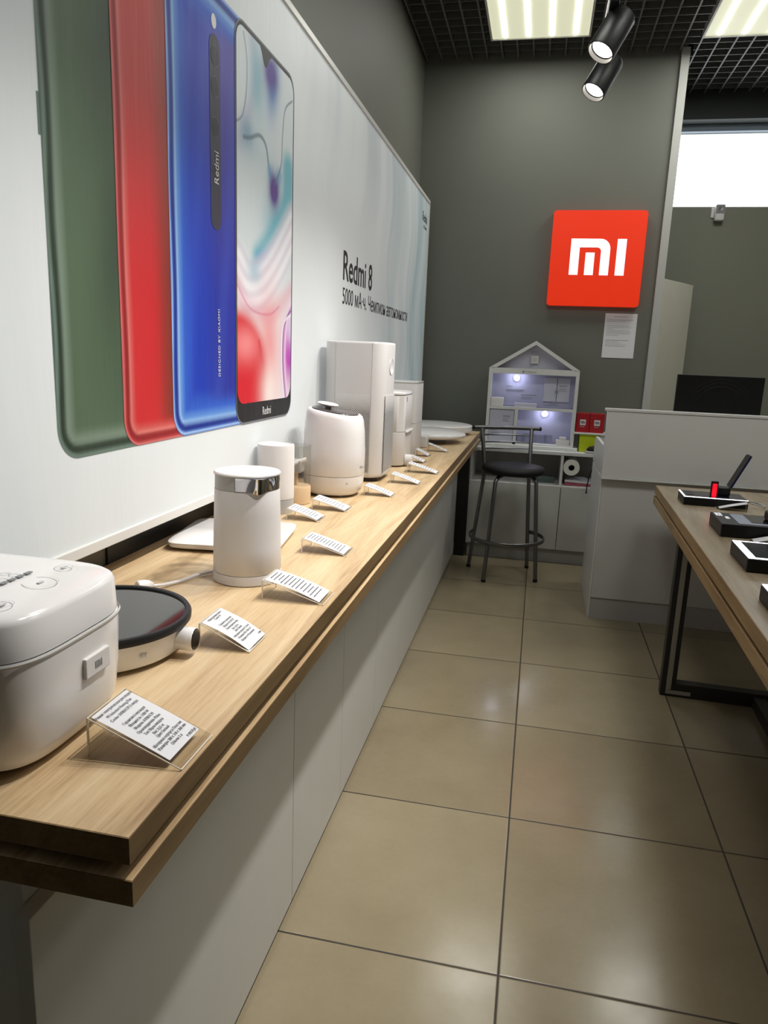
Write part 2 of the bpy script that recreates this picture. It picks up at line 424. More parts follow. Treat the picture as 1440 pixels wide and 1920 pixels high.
# ------------------------------------------------------------------ track spots
tr_x, tr_z = 0.139, 2.545
tk = thing('light_track', 'black suspended lighting track carrying the black spotlights', 'lighting track', (tr_x, 0, tr_z))
build('rail', B(-0.017, 0.017, -0.6, 3.30, 0, 0.035, bev=0.002), M['black_matte'], tk)
for y in (0.1, 1.7, 3.2):
    bm = bmesh.new(); rod(bm, (0, y, 0.035), (0, y, ZC+0.03-tr_z), 0.003, 8); build('hanger', bm, M['black_matte'], tk)
D = Vector((-0.4, -0.3, -0.8)).normalized()
sp = None
spot_y = [(3.20, 'farthest black cylinder spotlight on the track, lowest in the photo'), (2.82, 'black cylinder spotlight between two others on the track'), (2.36, 'black cylinder spotlight cut by the top edge of the photo')] + [(y, 'black cylinder spotlight on the track above the counter, outside the photo') for y in (1.94, 1.52, 1.10)]
for i, (y, lab) in enumerate(spot_y):
    if sp is None:
        sp = r = thing('track_spotlight', lab, 'spotlight', (tr_x, y, tr_z), 0, 'black cylinder spotlights on the track')
        q = D.to_track_quat('Z', 'Y').to_matrix().to_4x4()
        c0 = Vector((0, 0, -0.10)) - D*0.03   # pivot of the barrel
        q.translation = c0
        def barrel(bm):
            lathe(bm, [(0.044, -0.047), (0.047, -0.042), (0.0475, 0.098), (0.046, 0.102), (0.043, 0.102), (0.041, 0.088)], n=40, cap1=False)
        bm = bmesh.new(); barrel(bm); bmesh.ops.transform(bm, matrix=q, verts=bm.verts); build('barrel', bm, M['black_matte'], r, True)
        bm = bmesh.new(); lathe(bm, [(0.038, 0.080), (0.038, 0.084), (0.026, 0.087), (0.001, 0.088)], n=32); bmesh.ops.transform(bm, matrix=q, verts=bm.verts); build('lens', bm, M['lens'], r, True)
        bm = bmesh.new(); tube(bm, [(0, 0, -0.005), (0, 0, -0.05), c0 + Vector((0, 0, 0.02))], 0.007, 8); build('stem', bm, M['black_matte'], r, True)
        build('adapter', B(-0.016, 0.016, -0.05, 0.05, -0.022, -0.001, bev=0.003), M['black_matte'], r)
        pos = c0 + D*0.125
    else:
        r = copy_tree(sp); r.location = (tr_x, y, tr_z); r['label'] = lab
    la = bpy.data.lights.new('spot_light', 'SPOT'); la.energy = SPOT_W; la.spot_size = math.radians(80); la.spot_blend = 0.9
    la.shadow_soft_size = 0.028; la.color = (1.0, 0.965, 0.92)
    lo = bpy.data.objects.new('spot_lamp', la); link(lo, r); lo.location = pos
    lo.rotation_euler = (Vector((-0.40, -0.05, -0.87))).to_track_quat('-Z', 'Y').to_euler()

# ------------------------------------------------------------------ lightbox with the printed poster
def plane_pt(px, py, X=-0.83):
    r = _F + _R*((px-720)/F_PX) - _U*((py-960)/F_PX)
    k = X/r.x; return (r.y*k, CAM_H + r.z*k)
def L3(c): return np.array(lin(c))
def ss(a, b, x): 
    t_ = np.clip((x-a)/(b-a), 0, 1); return t_*t_*(3-2*t_)
class Sheet:
    def __init__(s): s.v = []; s.f = []; s.c = []; s.n = 0
    def grid(s, y0, y1, z0, z1, res, x, fn, rad=0.0):
        nz = max(2, int((z1-z0)/res)); ny = max(2, int((y1-y0)/res))
        zz = np.linspace(z0, z1, nz+1)
        if rad: 
            a = np.linspace(0, PI/2, 12); e = rad*(1-np.cos(a)); zz = np.unique(np.concatenate([z0+e, z1-e, zz[(zz > z0+rad) & (zz < z1-rad)]]))
        nz = len(zz)-1
        ins = np.zeros(nz+1)
        if rad:
            dz = np.maximum(np.maximum((z0+rad)-zz, zz-(z1-rad)), 0); ins = rad-np.sqrt(np.maximum(rad**2-dz**2, 0))
        u = np.linspace(0, 1, ny+1)
        Y = (y0+ins)[:, None]*(1-u) + (y1-ins)[:, None]*u; Z = np.repeat(zz[:, None], ny+1, 1)
        col = fn(Y, Z); 
        s.v.append(np.stack([np.full(Y.size, x), Y.ravel(), Z.ravel()], 1)); s.c.append(np.clip(col.reshape(-1, 3), 0, 1))
        i = np.arange(nz)[:, None]*(ny+1)+np.arange(ny)[None]; i = i.ravel()+s.n
        s.f.append(np.stack([i, i+1, i+ny+2, i+ny+1], 1)); s.n += Y.size
    def tri(s, pts, x, col):
        k = len(pts); s.v.append(np.array([(x, a, b) for a, b in pts])); s.c.append(np.tile(col, (k, 1)))
        s.poly = getattr(s, 'poly', []) + [list(range(s.n, s.n+k))]; s.n += k
    def build(s, name, mat, parent):
        V = np.concatenate(s.v); Fq = np.concatenate(s.f).tolist() + getattr(s, 'poly', [])
        me = bpy.data.meshes.new(name); me.from_pydata(V.tolist(), [], Fq)
        at = me.color_attributes.new('print', 'FLOAT_COLOR', 'POINT')
        at.data.foreach_set('color', np.concatenate([np.concatenate(s.c), np.ones((s.n, 1))], 1).astype(np.float32).ravel())
        me.materials.append(mat); o = bpy.data.objects.new(name, me); link(o, parent); return o
m = bpy.data.materials.new('backlit_print'); m.use_nodes = True; t = NT(m); b = m.node_tree.nodes['Principled BSDF']
at = t.n('ShaderNodeAttribute', attribute_name='print')
vec, s_ = t.xyz()
t.l(t.mix(0.34, at.outputs['Color'], (0.0, 0.0, 0.0)), b.inputs['Base Color']); b.inputs['Roughness'].default_value = 0.5
t.l(at.outputs['Color'], b.inputs['Emission Color']); b.inputs['Emission Strength'].default_value = BOX_E
b.inputs['Specular IOR Level'].default_value = 0.35
wv = t.noise(vec, 5.0, 4, (1, 1.4, 0.22), 0.5, 0.3); bp = t.n('ShaderNodeBump'); bp.inputs['Strength'].default_value = 0.5; bp.inputs['Distance'].default_value = 0.012
t.l(wv, bp.inputs['Height']); t.l(bp.outputs[0], b.inputs['Normal'])
M['print'] = m

XF, LY0, LY1, LZ0, LZ1 = -0.83, 0.25, 5.255, 0.965, 2.402
lb = thing('lightbox', 'long white wall lightbox with a printed phone advert above the counter', 'lightbox', (0, 0, 0))
bm = bmesh.new()
FR = 0.022
box(bm, XL, XF, LY0, LY1, LZ1-FR, LZ1, bev=0.002); box(bm, XL, XF, LY0, LY1, LZ0, LZ0+FR, bev=0.002)
box(bm, XL, XF, LY0, LY0+FR, LZ0+FR, LZ1-FR); box(bm, XL, XF, LY1-FR, LY1, LZ0+FR, LZ1-FR)
build('frame', bm, M['frame_white'], lb)
rng = np.random.RandomState(3)
def vnoise1(x, freq, seed):
    r = np.random.RandomState(seed).rand(512); q = x*freq; i = np.floor(q).astype(int); f = q-i; f = f*f*(3-2*f)
    return r[i % 512]*(1-f)+r[(i+1) % 512]*f
def bg(Y, Z):
    c = np.empty(Y.shape+(3,)); base = L3((226, 230, 231)); teal = L3((168, 192, 198)); cool = L3((196, 208, 214))
    k = ss(3.6, 4.9, Y)*0.6
    st = vnoise1(Y+0.10*np.sin(Z*5), 6, 1)*0.6+vnoise1(Y+0.05*np.sin(Z*9+Y), 17, 2)*0.4
    k = k + ss(3.4, 4.4, Y)*(st-0.45)*0.9
    k = np.clip(k, 0, 1)[..., None]
    c[:] = base; c = c*(1-k)+teal*k
    # soft grey shading of the fabric folds, painted along the top
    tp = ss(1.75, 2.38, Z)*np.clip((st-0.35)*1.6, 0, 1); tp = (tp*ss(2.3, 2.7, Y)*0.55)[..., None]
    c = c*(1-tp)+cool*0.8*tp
    lf = (ss(1.2, 0.6, Y)*0.35+ss(1.5, 2.3, Z)*ss(1.9, 1.0, Y)*0.35)[..., None]; c = c*(1-lf)+L3((188, 205, 208))*lf
    return c
sh = Sheet()
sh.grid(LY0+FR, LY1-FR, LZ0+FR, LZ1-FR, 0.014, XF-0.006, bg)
def edge_d(Y, Z, y0, y1, z0, z1, r):
    """distance inside a rounded rectangle"""
    qx = np.abs(Y-(y0+y1)/2)-((y1-y0)/2-r); qz = np.abs(Z-(z0+z1)/2)-((z1-z0)/2-r)
    return -(np.hypot(np.maximum(qx, 0), np.maximum(qz, 0)) + np.minimum(np.maximum(qx, qz), 0) - r)
def bands(dist, stops):
    ds = [a for a, _ in stops]; cs = np.array([L3(c) for _, c in stops])
    return np.stack([np.interp(dist, ds, cs[:, k]) for k in range(3)], -1)
PZ0, PZ1, PW = 1.157, 2.203, 0.47
def green(Y, Z):
    y0 = 1.155; dd = edge_d(Y, Z, y0, y0+PW, PZ0, PZ1, 0.06); dd = dd+0.003*np.sin(Z*17)*ss(0.05, 0.01, dd)
    c = bands(dd, [(0, (70, 88, 78)), (0.004, (112, 132, 120)), (0.009, (96, 116, 102)), (0.014, (38, 52, 40)), (0.022, (44, 60, 46)), (0.031, (120, 138, 122)), (0.036, (118, 136, 118)), (0.055, (84, 104, 80)), (0.3, (78, 98, 72))])
    u = ss(y0+0.07, y0+0.25, Y); dk = L3((40, 52, 44)); inside = ss(0.03, 0.06, dd)
    streak = 0.5+0.5*np.sin((Z*1.0-(Y-y0)*1.4)*16)
    k = (u*0.75*inside*(0.55+0.45*streak)*ss(PZ0+0.02, PZ0+0.3, Z)**0.5)[..., None]
    return c*(1-k)+dk*k
def red(Y, Z):
    y0 = 1.37; dd = edge_d(Y, Z, y0, y0+PW, PZ0, PZ1, 0.06)+0.002*np.sin(Z*13)
    c = bands(dd, [(0, (160, 60, 60)), (0.003, (214, 120, 118)), (0.008, (176, 48, 50)), (0.014, (138, 26, 32)), (0.021, (150, 34, 38)), (0.028, (216, 120, 112)), (0.033, (206, 92, 88)), (0.048, (200, 40, 44)), (0.3, (192, 22, 32))])
    k = (ss(y0+0.12, y0+0.21, Y)*0.85*ss(0.03, 0.06, dd))[..., None]; c = c*(1-k)+L3((112, 48, 34))*k
    k = (ss(1.45, 2.0, Z)*0.45*ss(0.02, 0.05, dd))[..., None]; return c*(1-k)+L3((186, 92, 84))*k  # glare of the spots painted in: red pales towards the top
def blue(Y, Z):
    y0 = 1.58; dd = edge_d(Y, Z, y0, y0+PW, PZ0, PZ1, 0.06)+0.0025*np.sin(Z*15+1)*ss(0.06, 0.0, edge_d(Y, Z, y0, y0+PW, PZ0, PZ1, 0.06))
    c = bands(dd, [(0, (90, 130, 200)), (0.004, (170, 200, 236)), (0.009, (60, 100, 190)), (0.014, (18, 42, 130)), (0.024, (24, 56, 150)), (0.032, (150, 188, 230)), (0.04, (96, 146, 216)), (0.062, (44, 92, 196)), (0.11, (22, 56, 176)), (0.3, (24, 50, 160))])
    ray = np.clip(np.sin((Y-y0)*34-Z*5.5)*0.5+0.5, 0, 1)**3
    inner = ss(0.06, 0.1, dd)
    k = (ss(y0+0.14, y0+0.26, Y-(Z-1.2)*0.10)*0.6*inner)[..., None]; c = c*(1-k)+L3((40, 34, 132))*k
    k = (ss(1.45, 2.1, Z)*0.55*ss(y0+0.12, y0+0.3, Y)*inner)[..., None]; c = c*(1-k)+L3((98, 82, 168))*k
    k = (ray*0.16*inner)[..., None]; return c*(1-k)+L3((70, 110, 220))*k
sh.grid(1.155, 1.155+PW, PZ0, PZ1, 0.0042, XF-0.0050, green, 0.06)
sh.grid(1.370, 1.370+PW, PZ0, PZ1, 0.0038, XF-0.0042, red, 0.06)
sh.grid(1.580, 1.580+PW, PZ0, PZ1, 0.0036, XF-0.0034, blue, 0.06)
def body(Y, Z):
    dd = edge_d(Y, Z, 1.942, 2.411, 1.155, 2.205, 0.055)
    return bands(dd, [(0, (40, 40, 46)), (0.0025, (150, 152, 158)), (0.005, (30, 28, 32)), (0.3, (44, 38, 42))])
sh.grid(1.942, 2.411, 1.155, 2.205, 0.004, XF-0.0026, body, 0.055)
def G(Y, Z, px, py, sy, sz, rot=0.0):
    a, b_ = plane_pt(px, py); dy, dz = Y-a, Z-b_; c, s = math.cos(rot), math.sin(rot)
    return np.exp(-((c*dy+s*dz)/sy)**2-((-s*dy+c*dz)/sz)**2)
def curve_d(Y, Z, pts):
    pp = smooth_path([Vector((*plane_pt(*p), 0)) for p in pts], 5); dmin = np.full(Y.shape, 9.0)
    for a, b_ in zip(pp, pp[1:]):
        ax, az, bx, bz = a.x, a.y, b_.x, b_.y; L = (bx-ax)**2+(bz-az)**2+1e-9
        tt = np.clip(((Y-ax)*(bx-ax)+(Z-az)*(bz-az))/L, 0, 1); dmin = np.minimum(dmin, np.hypot(Y-ax-tt*(bx-ax), Z-az-tt*(bz-az)))
    return dmin
def screen(Y, Z):
    c = np.empty(Y.shape+(3,)); c[:] = L3((214, 222, 224))
    def over(col, a):
        nonlocal c
        a = np.clip(a, 0, 1)[..., None]; c = c*(1-a)+L3(col)*a
    over((232, 222, 222), ss(1.62, 1.5, Z)*0.8)
    over((188, 190, 210), ss(0.05, 0.0, curve_d(Y, Z, [(474, 60), (478, 150), (468, 210), (452, 260)]))*0.75)
    over((110, 112, 140), ss(0.006, 0.001, curve_d(Y, Z, [(458, 60), (464, 110), (463, 170), (456, 215), (444, 226)]))*0.7)
    over((120, 178, 190), G(Y, Z, 484, 150, 0.05, 0.10)*0.8); over((60, 120, 180), G(Y, Z, 512, 160, 0.05, 0.09, -0.2)*0.95)
    over((78, 52, 140), G(Y, Z, 509, 138, 0.055, 0.045, 0.2)*1.3)
    over((170, 200, 210), ss(0.10, 0.0, curve_d(Y, Z, [(455, 280), (500, 300), (515, 350)]))*0.25)
    over((120, 160, 182), G(Y, Z, 465, 250, 0.05, 0.04)*0.8)
    over((104, 122, 134), ss(0.010, 0.001, curve_d(Y, Z, [(458, 256), (470, 258), (488, 254), (500, 275), (506, 320), (513, 342)]))*0.85)
    bulb = ss(0.075, 0.02, curve_d(Y, Z, [(541, 320), (540, 370), (530, 420), (505, 465), (486, 490)]))
    over((110, 182, 196), bulb*0.95); over((110, 180, 196), G(Y, Z, 520, 430, 0.10, 0.09)*0.9)
    over((60, 140, 196), ss(0.05, 0.0, curve_d(Y, Z, [(538, 440), (515, 478), (486, 492)]))*0.85)
    over((120, 176, 206), ss(0.04, 0.0, curve_d(Y, Z, [(508, 325), (516, 350), (525, 330)]))*0.9)
    over((92, 66, 140), G(Y, Z, 515, 358, 0.040, 0.045)*1.5)
    over((110, 120, 130), ss(0.006, 0.001, curve_d(Y, Z, [(516, 346), (528, 310), (531, 250), (536, 205), (549, 190)]))*0.8)
    sw = curve_d(Y, Z, [(444, 500), (465, 535), (492, 530), (520, 490), (549, 430)])
    over((240, 238, 242), ss(0.10, 0.03, sw)*0.95)
    for off, a in ((0.022, 0.4), (0.065, 0.35)): over((196, 184, 200), ss(0.018, 0.002, np.abs(sw-off))*a)
    over((150, 190, 205), G(Y, Z, 478, 510, 0.05, 0.03)*0.7)
    over((214, 128, 148), ss(0.05, 0.0, curve_d(Y, Z, [(444, 525), (468, 575), (510, 590), (545, 545)]))*0.4)
    over((205, 120, 150), ss(0.006, 0.001, curve_d(Y, Z, [(444, 528), (470, 578), (505, 590), (524, 575)]))*0.6)
    over((226, 110, 112), G(Y, Z, 505, 660, 0.09, 0.16)*0.75)
    rd = ss(0.03, -0.03, (np.hypot((Y-1.95)/0.235, (Z-1.27)/0.205)-1)*0.2)
    over((206, 24, 40), rd); over((236, 140, 140), rd*G(Y, Z, 462, 645, 0.10, 0.05)*0.9)
    over((200, 40, 56), ss(0.012, 0.002, np.abs(curve_d(Y, Z, [(487, 640), (494, 700), (486, 756)])))*0.7)
    over((240, 226, 220), G(Y, Z, 505, 735, 0.07, 0.09)*0.85)
    over((184, 60, 178), G(Y, Z, 543, 665, 0.06, 0.10)*1.1); over((214, 200, 226), G(Y, Z, 549, 620, 0.05, 0.05)*0.9)
    for q, cc in enumerate(((236, 214, 232), (206, 120, 196), (96, 60, 130), (240, 230, 240))):
        over(cc, ss(0.007, 0.001, curve_d(Y, Z, [(549-q*0.5, 560+q*10), (534-q*2+4, 610), (531-q*2+4, 680), (540-q*2, 748)]))*0.85)
    return c
sh.grid(1.951, 2.400, 1.214, 2.190, 0.0030, XF-0.0018, screen, 0.042)
BK = L3((36, 32, 34))
sh.tri([(2.115, 2.1905), (2.13, 2.178), (2.145, 2.155), (2.158, 2.148), (2.171, 2.155), (2.187, 2.178), (2.205, 2.1905)], XF-0.0012, BK)
cm = rrect(1.793, 1.853, 1.66, 2.105, 0.029, 8)
sh.tri(cm, XF-0.0026, L3((58, 58, 72)))
for zc in (2.058, 1.99, 1.90, 1.80):
    rr = 0.024
    sh.tri([(1.823+rr*math.cos(a*PI/12), zc+rr*math.sin(a*PI/12)) for a in range(24)], XF-0.0022, L3((88, 90, 104)))
    sh.tri([(1.823+(rr-.002)*math.cos(a*PI/12), zc+(rr-.002)*math.sin(a*PI/12)) for a in range(24)], XF-0.0019, L3((44, 44, 56)))
sh.tri([(1.819+0.014*math.cos(a*PI/12), 2.132+0.016*math.sin(a*PI/12)) for a in range(24)], XF-0.0026, L3((226, 224, 214)))
for yy in (1.151,):
    sh.tri([(yy-0.002, 1.70), (1.157, 1.70), (1.157, 1.765), (yy-0.002, 1.765)], XF-0.0052, L3((96, 112, 102)))
prt = sh.build('printed_fabric', M['print'], lb)
ux, vz = (0, 1, 0), (0, 0, 1)
text('headline_lettering', 'Redmi 8', 0.166, (XF-0.005, 3.05, 1.668), ux, vz, M['ink'], lb, sx=0.98, bold=0.002)
text('slogan_lettering', '5000 мА·ч. Чемпион автономности', 0.096, (XF-0.005, 3.055, 1.570), ux, vz, M['ink'], lb, sx=0.96)
text('corner_logo_lettering', 'Redmi', 0.085, (XF-0.005, 4.985, 2.235), ux, vz, M['ink'], lb, sx=0.9)
text('corner_logo_lettering', 'by Xiaomi', 0.036, (XF-0.005, 5.04, 2.195), ux, vz, M['grey_ink'], lb, sx=0.9)
text('phone_lettering', 'Redmi', 0.036, (XF-0.0008, 2.140, 1.172), ux, vz, M['pale_mark'], lb, sx=0.8)
text('phone_lettering', 'Redmi', 0.038, (XF-0.0016, 1.838, 1.768), (0, 0, 1), (0, -1, 0), M['pale_mark'], lb, sx=0.8)
text('phone_lettering', 'DESIGNED BY XIAOMI', 0.018, (XF-0.0016, 1.838, 1.294), (0, 0, 1), (0, -1, 0), M['pale_mark'], lb, sx=0.86, space=1.15)

# ------------------------------------------------------------------ counter and its cupboards
HC = 0.88
CAM_SCALE = 0.961   # goods and worktop scaled about the camera; most positions below already include it
ct = thing('display_counter', 'long light oak display counter with a double edge along the left wall', 'counter', (0, 0, 0))
bm = bmesh.new(); box(bm, XL+0.007, -0.3715, 0.5895, 3.224, HC-0.031, HC, bev=0.0006); build('worktop', bm, M['oak'], ct)
bm = bmesh.new(); box(bm, -0.3713, -0.370, 0.588, 3.224, HC-0.0308, HC-0.0003); box(bm, XL+0.007, -0.3713, 0.588, 0.5893, HC-0.0308, HC-0.0003); build('edge_band', bm, M['oak_edge'], ct)  # band carries the slab front's shade in its darker oak
bm = bmesh.new(); box(bm, XL+0.007, -0.3715, 3.2252, 5.0, HC-0.031, HC, bev=0.0006); build('worktop', bm, M['oak'], ct)
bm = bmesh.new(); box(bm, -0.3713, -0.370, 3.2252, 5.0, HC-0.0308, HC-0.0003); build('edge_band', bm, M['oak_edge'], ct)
bm = bmesh.new(); box(bm, XL+0.03, -0.395, 0.612, 4.99, HC-0.0465, HC-0.0315); build('shadow_gap', bm, M['dark'], ct)
bm = bmesh.new(); box(bm, XL+0.007, -0.3675, 0.586, 5.0, HC-0.077, HC-0.047, bev=0.0008); build('lower_slab', bm, M['oak'], ct)
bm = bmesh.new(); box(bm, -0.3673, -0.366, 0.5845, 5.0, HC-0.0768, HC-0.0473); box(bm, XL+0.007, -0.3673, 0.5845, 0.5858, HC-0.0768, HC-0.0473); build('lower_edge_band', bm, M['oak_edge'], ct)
bm = bmesh.new(); box(bm, -0.50, -0.43, 4.985, 5.005, 0.0, HC-0.07); build('end_panel', bm, M['dark'], ct)
cuts = [0.60, 1.515, 1.97, 2.44, 2.94, 3.363, 3.928, 4.45, 4.975]
cabl = ['nearest', 'second', 'third', 'fourth', 'fifth', 'sixth', 'seventh', 'farthest']
for i, (a, b_) in enumerate(zip(cuts, cuts[1:])):
    lab = 'white cupboard unit under the oak counter, ' + (cabl[i] + ' from the camera' if i in (0, 7) else cabl[i] + ' from the near end')
    r = thing('base_cabinet', lab, 'cabinet', (0, a, 0), 0, 'white cupboards under the counter'); L = b_-a
    build('carcass', B(XL+0.008, -0.527, 0.02 if i == 0 else 0.0005, L-0.0005, 0.02, 0.802, bev=0.001), M['white'], r)
    build('door', B(-0.526, -0.505, 0.001, L-0.0012, 0.018, 0.742, bev=0.0012), M['white_panel'], r)
    build('plinth', B(XL+0.03, -0.52, 0.03 if i == 0 else 0.0005, L-0.0005, 0.0, 0.0195), M['dark_steel'], r)

# ------------------------------------------------------------------ rice cooker
rc = thing('rice_cooker', 'glossy white square rice cooker with touch lid at the near end of the counter', 'rice cooker', (-0.6660, 0.7420, HC))
rc.scale = (CAM_SCALE,)*3
hx, hy = 0.155, 0.133
def sq(z, ix, e=4.2, n=112): return sell(0, 0, hx-ix, hy-ix, z, e, n)
bm = bmesh.new(); loft(bm, [sq(0.002, 0.045), sq(0.004, 0.030), sq(0.014, 0.014), sq(0.035, 0.006), sq(0.08, 0.002), sq(0.135, 0.0), sq(0.149, 0.0), sq(0.150, 0.002)]); build('body', bm, M['gloss'], rc, True, 50)
bm = bmesh.new(); loft(bm, [sq(0.147, -0.0015), sq(0.150, -0.0025), sq(0.153, -0.0015)], False, False); build('seam_ring', bm, M['white'], rc, True)
bm = bmesh.new(); loft(bm, [sq(0.1515, 0.004), sq(0.153, 0.001), sq(0.194, 0.003), sq(0.1995, 0.0055), sq(0.2030, 0.010), sq(0.206, 0.019), sq(0.2095, 0.038), sq(0.213, 0.075), sq(0.214, 0.11)]); build('lid', bm, M['gloss'], rc, True, 60)
build('badge', B(hx-0.003, hx+0.004, -0.003, 0.05, 0.088, 0.116, bev=0.0015), M['matte'], rc)
bm = bmesh.new(); mi_logo(bm, (hx+0.0041, 0.016, 0.0965), (0, 1, 0), (0, 0, 1), 0.015, 0.0004); build('logo', bm, M['mark_grey'], rc)
# printed controls on the lid
def lidz(x, y):
    k = max(abs(x)/hx, abs(y)/hy); return 0.2144 if k < 0.4 else 0.2144-0.009*((k-0.4)/0.45)**1.6
bm = bmesh.new()
for q in range(5): prism(bm, [(0, 0), (0.011, 0), (0.011, 0.006), (0, 0.006)], (0.068, -0.045+q*0.015, lidz(0.068, 0)+0.0006), (0, 1, 0), (-1, 0, 0), 0.0012)
build('control_mark', bm, M['mark_grey'], rc)
def ring(bm, cx, cy, z, r, wd, n=32):
    vi = [bm.verts.new((cx+(r-wd)*math.cos(2*PI*i/n), cy+(r-wd)*math.sin(2*PI*i/n), z)) for i in range(n)]
    vo = [bm.verts.new((cx+r*math.cos(2*PI*i/n), cy+r*math.sin(2*PI*i/n), z)) for i in range(n)]
    for i in range(n): bm.faces.new((vi[i], vo[i], vo[(i+1) % n], vi[(i+1) % n]))
for cx, cy, rr_ in ((0.088, 0.062, 0.012), (0.098, 0.0, 0.022), (0.108, -0.08, 0.013)):
    bm = bmesh.new(); ring(bm, cx, cy, lidz(cx, cy)+0.0016, rr_, 0.0012); prism(bm, [(-0.005, -0.002), (0.005, -0.002), (0.005, 0.002), (-0.005, 0.002)], (cx, cy, lidz(cx, cy)+0.0006), (0, 1, 0), (-1, 0, 0), 0.001)
    build('touch_key', bm, M['pale_mark'], rc)
bm = bmesh.new()
for cx, cy in ((0.040, -0.030), (0.053, -0.030), (0.040, -0.010), (0.053, -0.010), (0.040, 0.010), (0.053, 0.010)): ring(bm, cx, cy, 0.2152, 0.007, 0.0015, 6)
build('display_digits', bm, M['pale_mark'], rc)

# ------------------------------------------------------------------ induction hob
hb = thing('induction_hob', 'round induction hob with black glass top and white base beside the rice cooker', 'hob', (-0.6680, 1.0110, HC))
hb.scale = (CAM_SCALE,)*3
bm = bmesh.new(); lathe(bm, [(0.11, 0.0), (0.112, 0.006)], n=48); build('foot_ring', bm, M['black_plastic'], hb, True)
bm = bmesh.new(); lathe(bm, [(0.116, 0.0065), (0.131, 0.008), (0.136, 0.014), (0.139, 0.045), (0.140, 0.050)], n=96); build('base', bm, M['gloss'], hb, True)
bm = bmesh.new(); lathe(bm, [(0.140, 0.0505), (0.1465, 0.052), (0.147, 0.060), (0.144, 0.065), (0.138, 0.065), (0.1362, 0.0625), (0.1362, 0.0515)], n=96, cap0=False, cap1=False); build('rim', bm, M['black_matte'], hb, True)
bm = bmesh.new(); lathe(bm, [(0.136, 0.052), (0.136, 0.061)], n=96); build('glass_plate', bm, M['glass_black'], hb, True)
ka = math.radians(4); kd = Vector((math.cos(ka), math.sin(ka), 0)); q = kd.to_track_quat('Z', 'Y').to_matrix().to_4x4(); q.translation = kd*0.130+Vector((0, 0, 0.030))
bm = bmesh.new(); lathe(bm, [(0.020, 0), (0.019, 0.012), (0.0195, 0.013), (0.0195, 0.033), (0.0185, 0.035), (0.0175, 0.034)], n=32); bmesh.ops.transform(bm, matrix=q, verts=bm.verts); kn = build('knob', bm, M['gloss'], hb, True)
bm = bmesh.new(); lathe(bm, [(0.0172, 0.0342), (0.0172, 0.036)], n=32); bmesh.ops.transform(bm, matrix=q, verts=bm.verts); build('knob_display', bm, M['glass_black'], kn, True)
ma = math.radians(-32); ud = Vector((-math.sin(ma), math.cos(ma), 0)); 
bm = bmesh.new(); mi_logo(bm, Vector((math.cos(ma), math.sin(ma), 0))*0.1385-ud*0.006+Vector((0, 0, 0.026)), ud, (0, 0, 1), 0.012, 0.0004); build('logo', bm, M['pale_mark'], hb)

# ------------------------------------------------------------------ bathroom scale
tg = thing('digital_scale', 'flat white square digital scale lying behind the white kettle', 'scale', (-0.7448, 1.7298, HC), math.radians(8))
tg.scale = (CAM_SCALE,)*3
bm = bmesh.new(); loft(bm, [sell(0, 0, 0.125, 0.125, 0.003, 9, 96), sell(0, 0, 0.143, 0.143, 0.009, 9, 96), sell(0, 0, 0.146, 0.146, 0.016, 9, 96), sell(0, 0, 0.1455, 0.1455, 0.018, 9, 96)]); build('base', bm, M['matte'], tg, True, 50)
bm = bmesh.new(); loft(bm, [sell(0, 0, 0.145, 0.145, 0.0185, 9, 96), sell(0, 0, 0.146, 0.146, 0.0215, 9, 96), sell(0, 0, 0.1445, 0.1445, 0.023, 9, 96)]); build('glass_top', bm, M['gloss'], tg, True, 50)
for a in (-1, 1):
    for b_ in (-1, 1):
        bm = bmesh.new(); lathe(bm, [(0.015, 0), (0.015, 0.004)], a*0.10, b_*0.10, 20); build('foot', bm, M['grey_plastic'], tg)

# ------------------------------------------------------------------ kettle
kt = thing('electric_kettle', 'tall white cylindrical electric kettle with chrome spout on the counter', 'kettle', (-0.5929, 1.4415, HC))
kt.scale = (CAM_SCALE*1.015,)*3
bm = bmesh.new(); lathe(bm, [(0.068, 0.0), (0.074, 0.001), (0.0755, 0.003), (0.0752, 0.020), (0.0748, 0.0225)], n=96); build('power_base', bm, M['matte'], kt, True)
bm = bmesh.new(); lathe(bm, [(0.0738, 0.0235), (0.0748, 0.025), (0.0740, 0.08), (0.0722, 0.15), (0.0706, 0.205), (0.070, 0.2065)], n=96); build('body', bm, M['matte'], kt, True)
bm = bmesh.new(); lathe(bm, [(0.0696, 0.207), (0.0700, 0.2075), (0.0694, 0.236), (0.069, 0.2365)], n=96); build('collar', bm, M['grey_plastic'], kt, True)
bm = bmesh.new(); lathe(bm, [(0.0700, 0.237), (0.0722, 0.238), (0.0724, 0.241), (0.070, 0.2435), (0.055, 0.2455), (0.025, 0.2465), (0.002, 0.247)], n=96); build('lid', bm, M['matte'], kt, True)
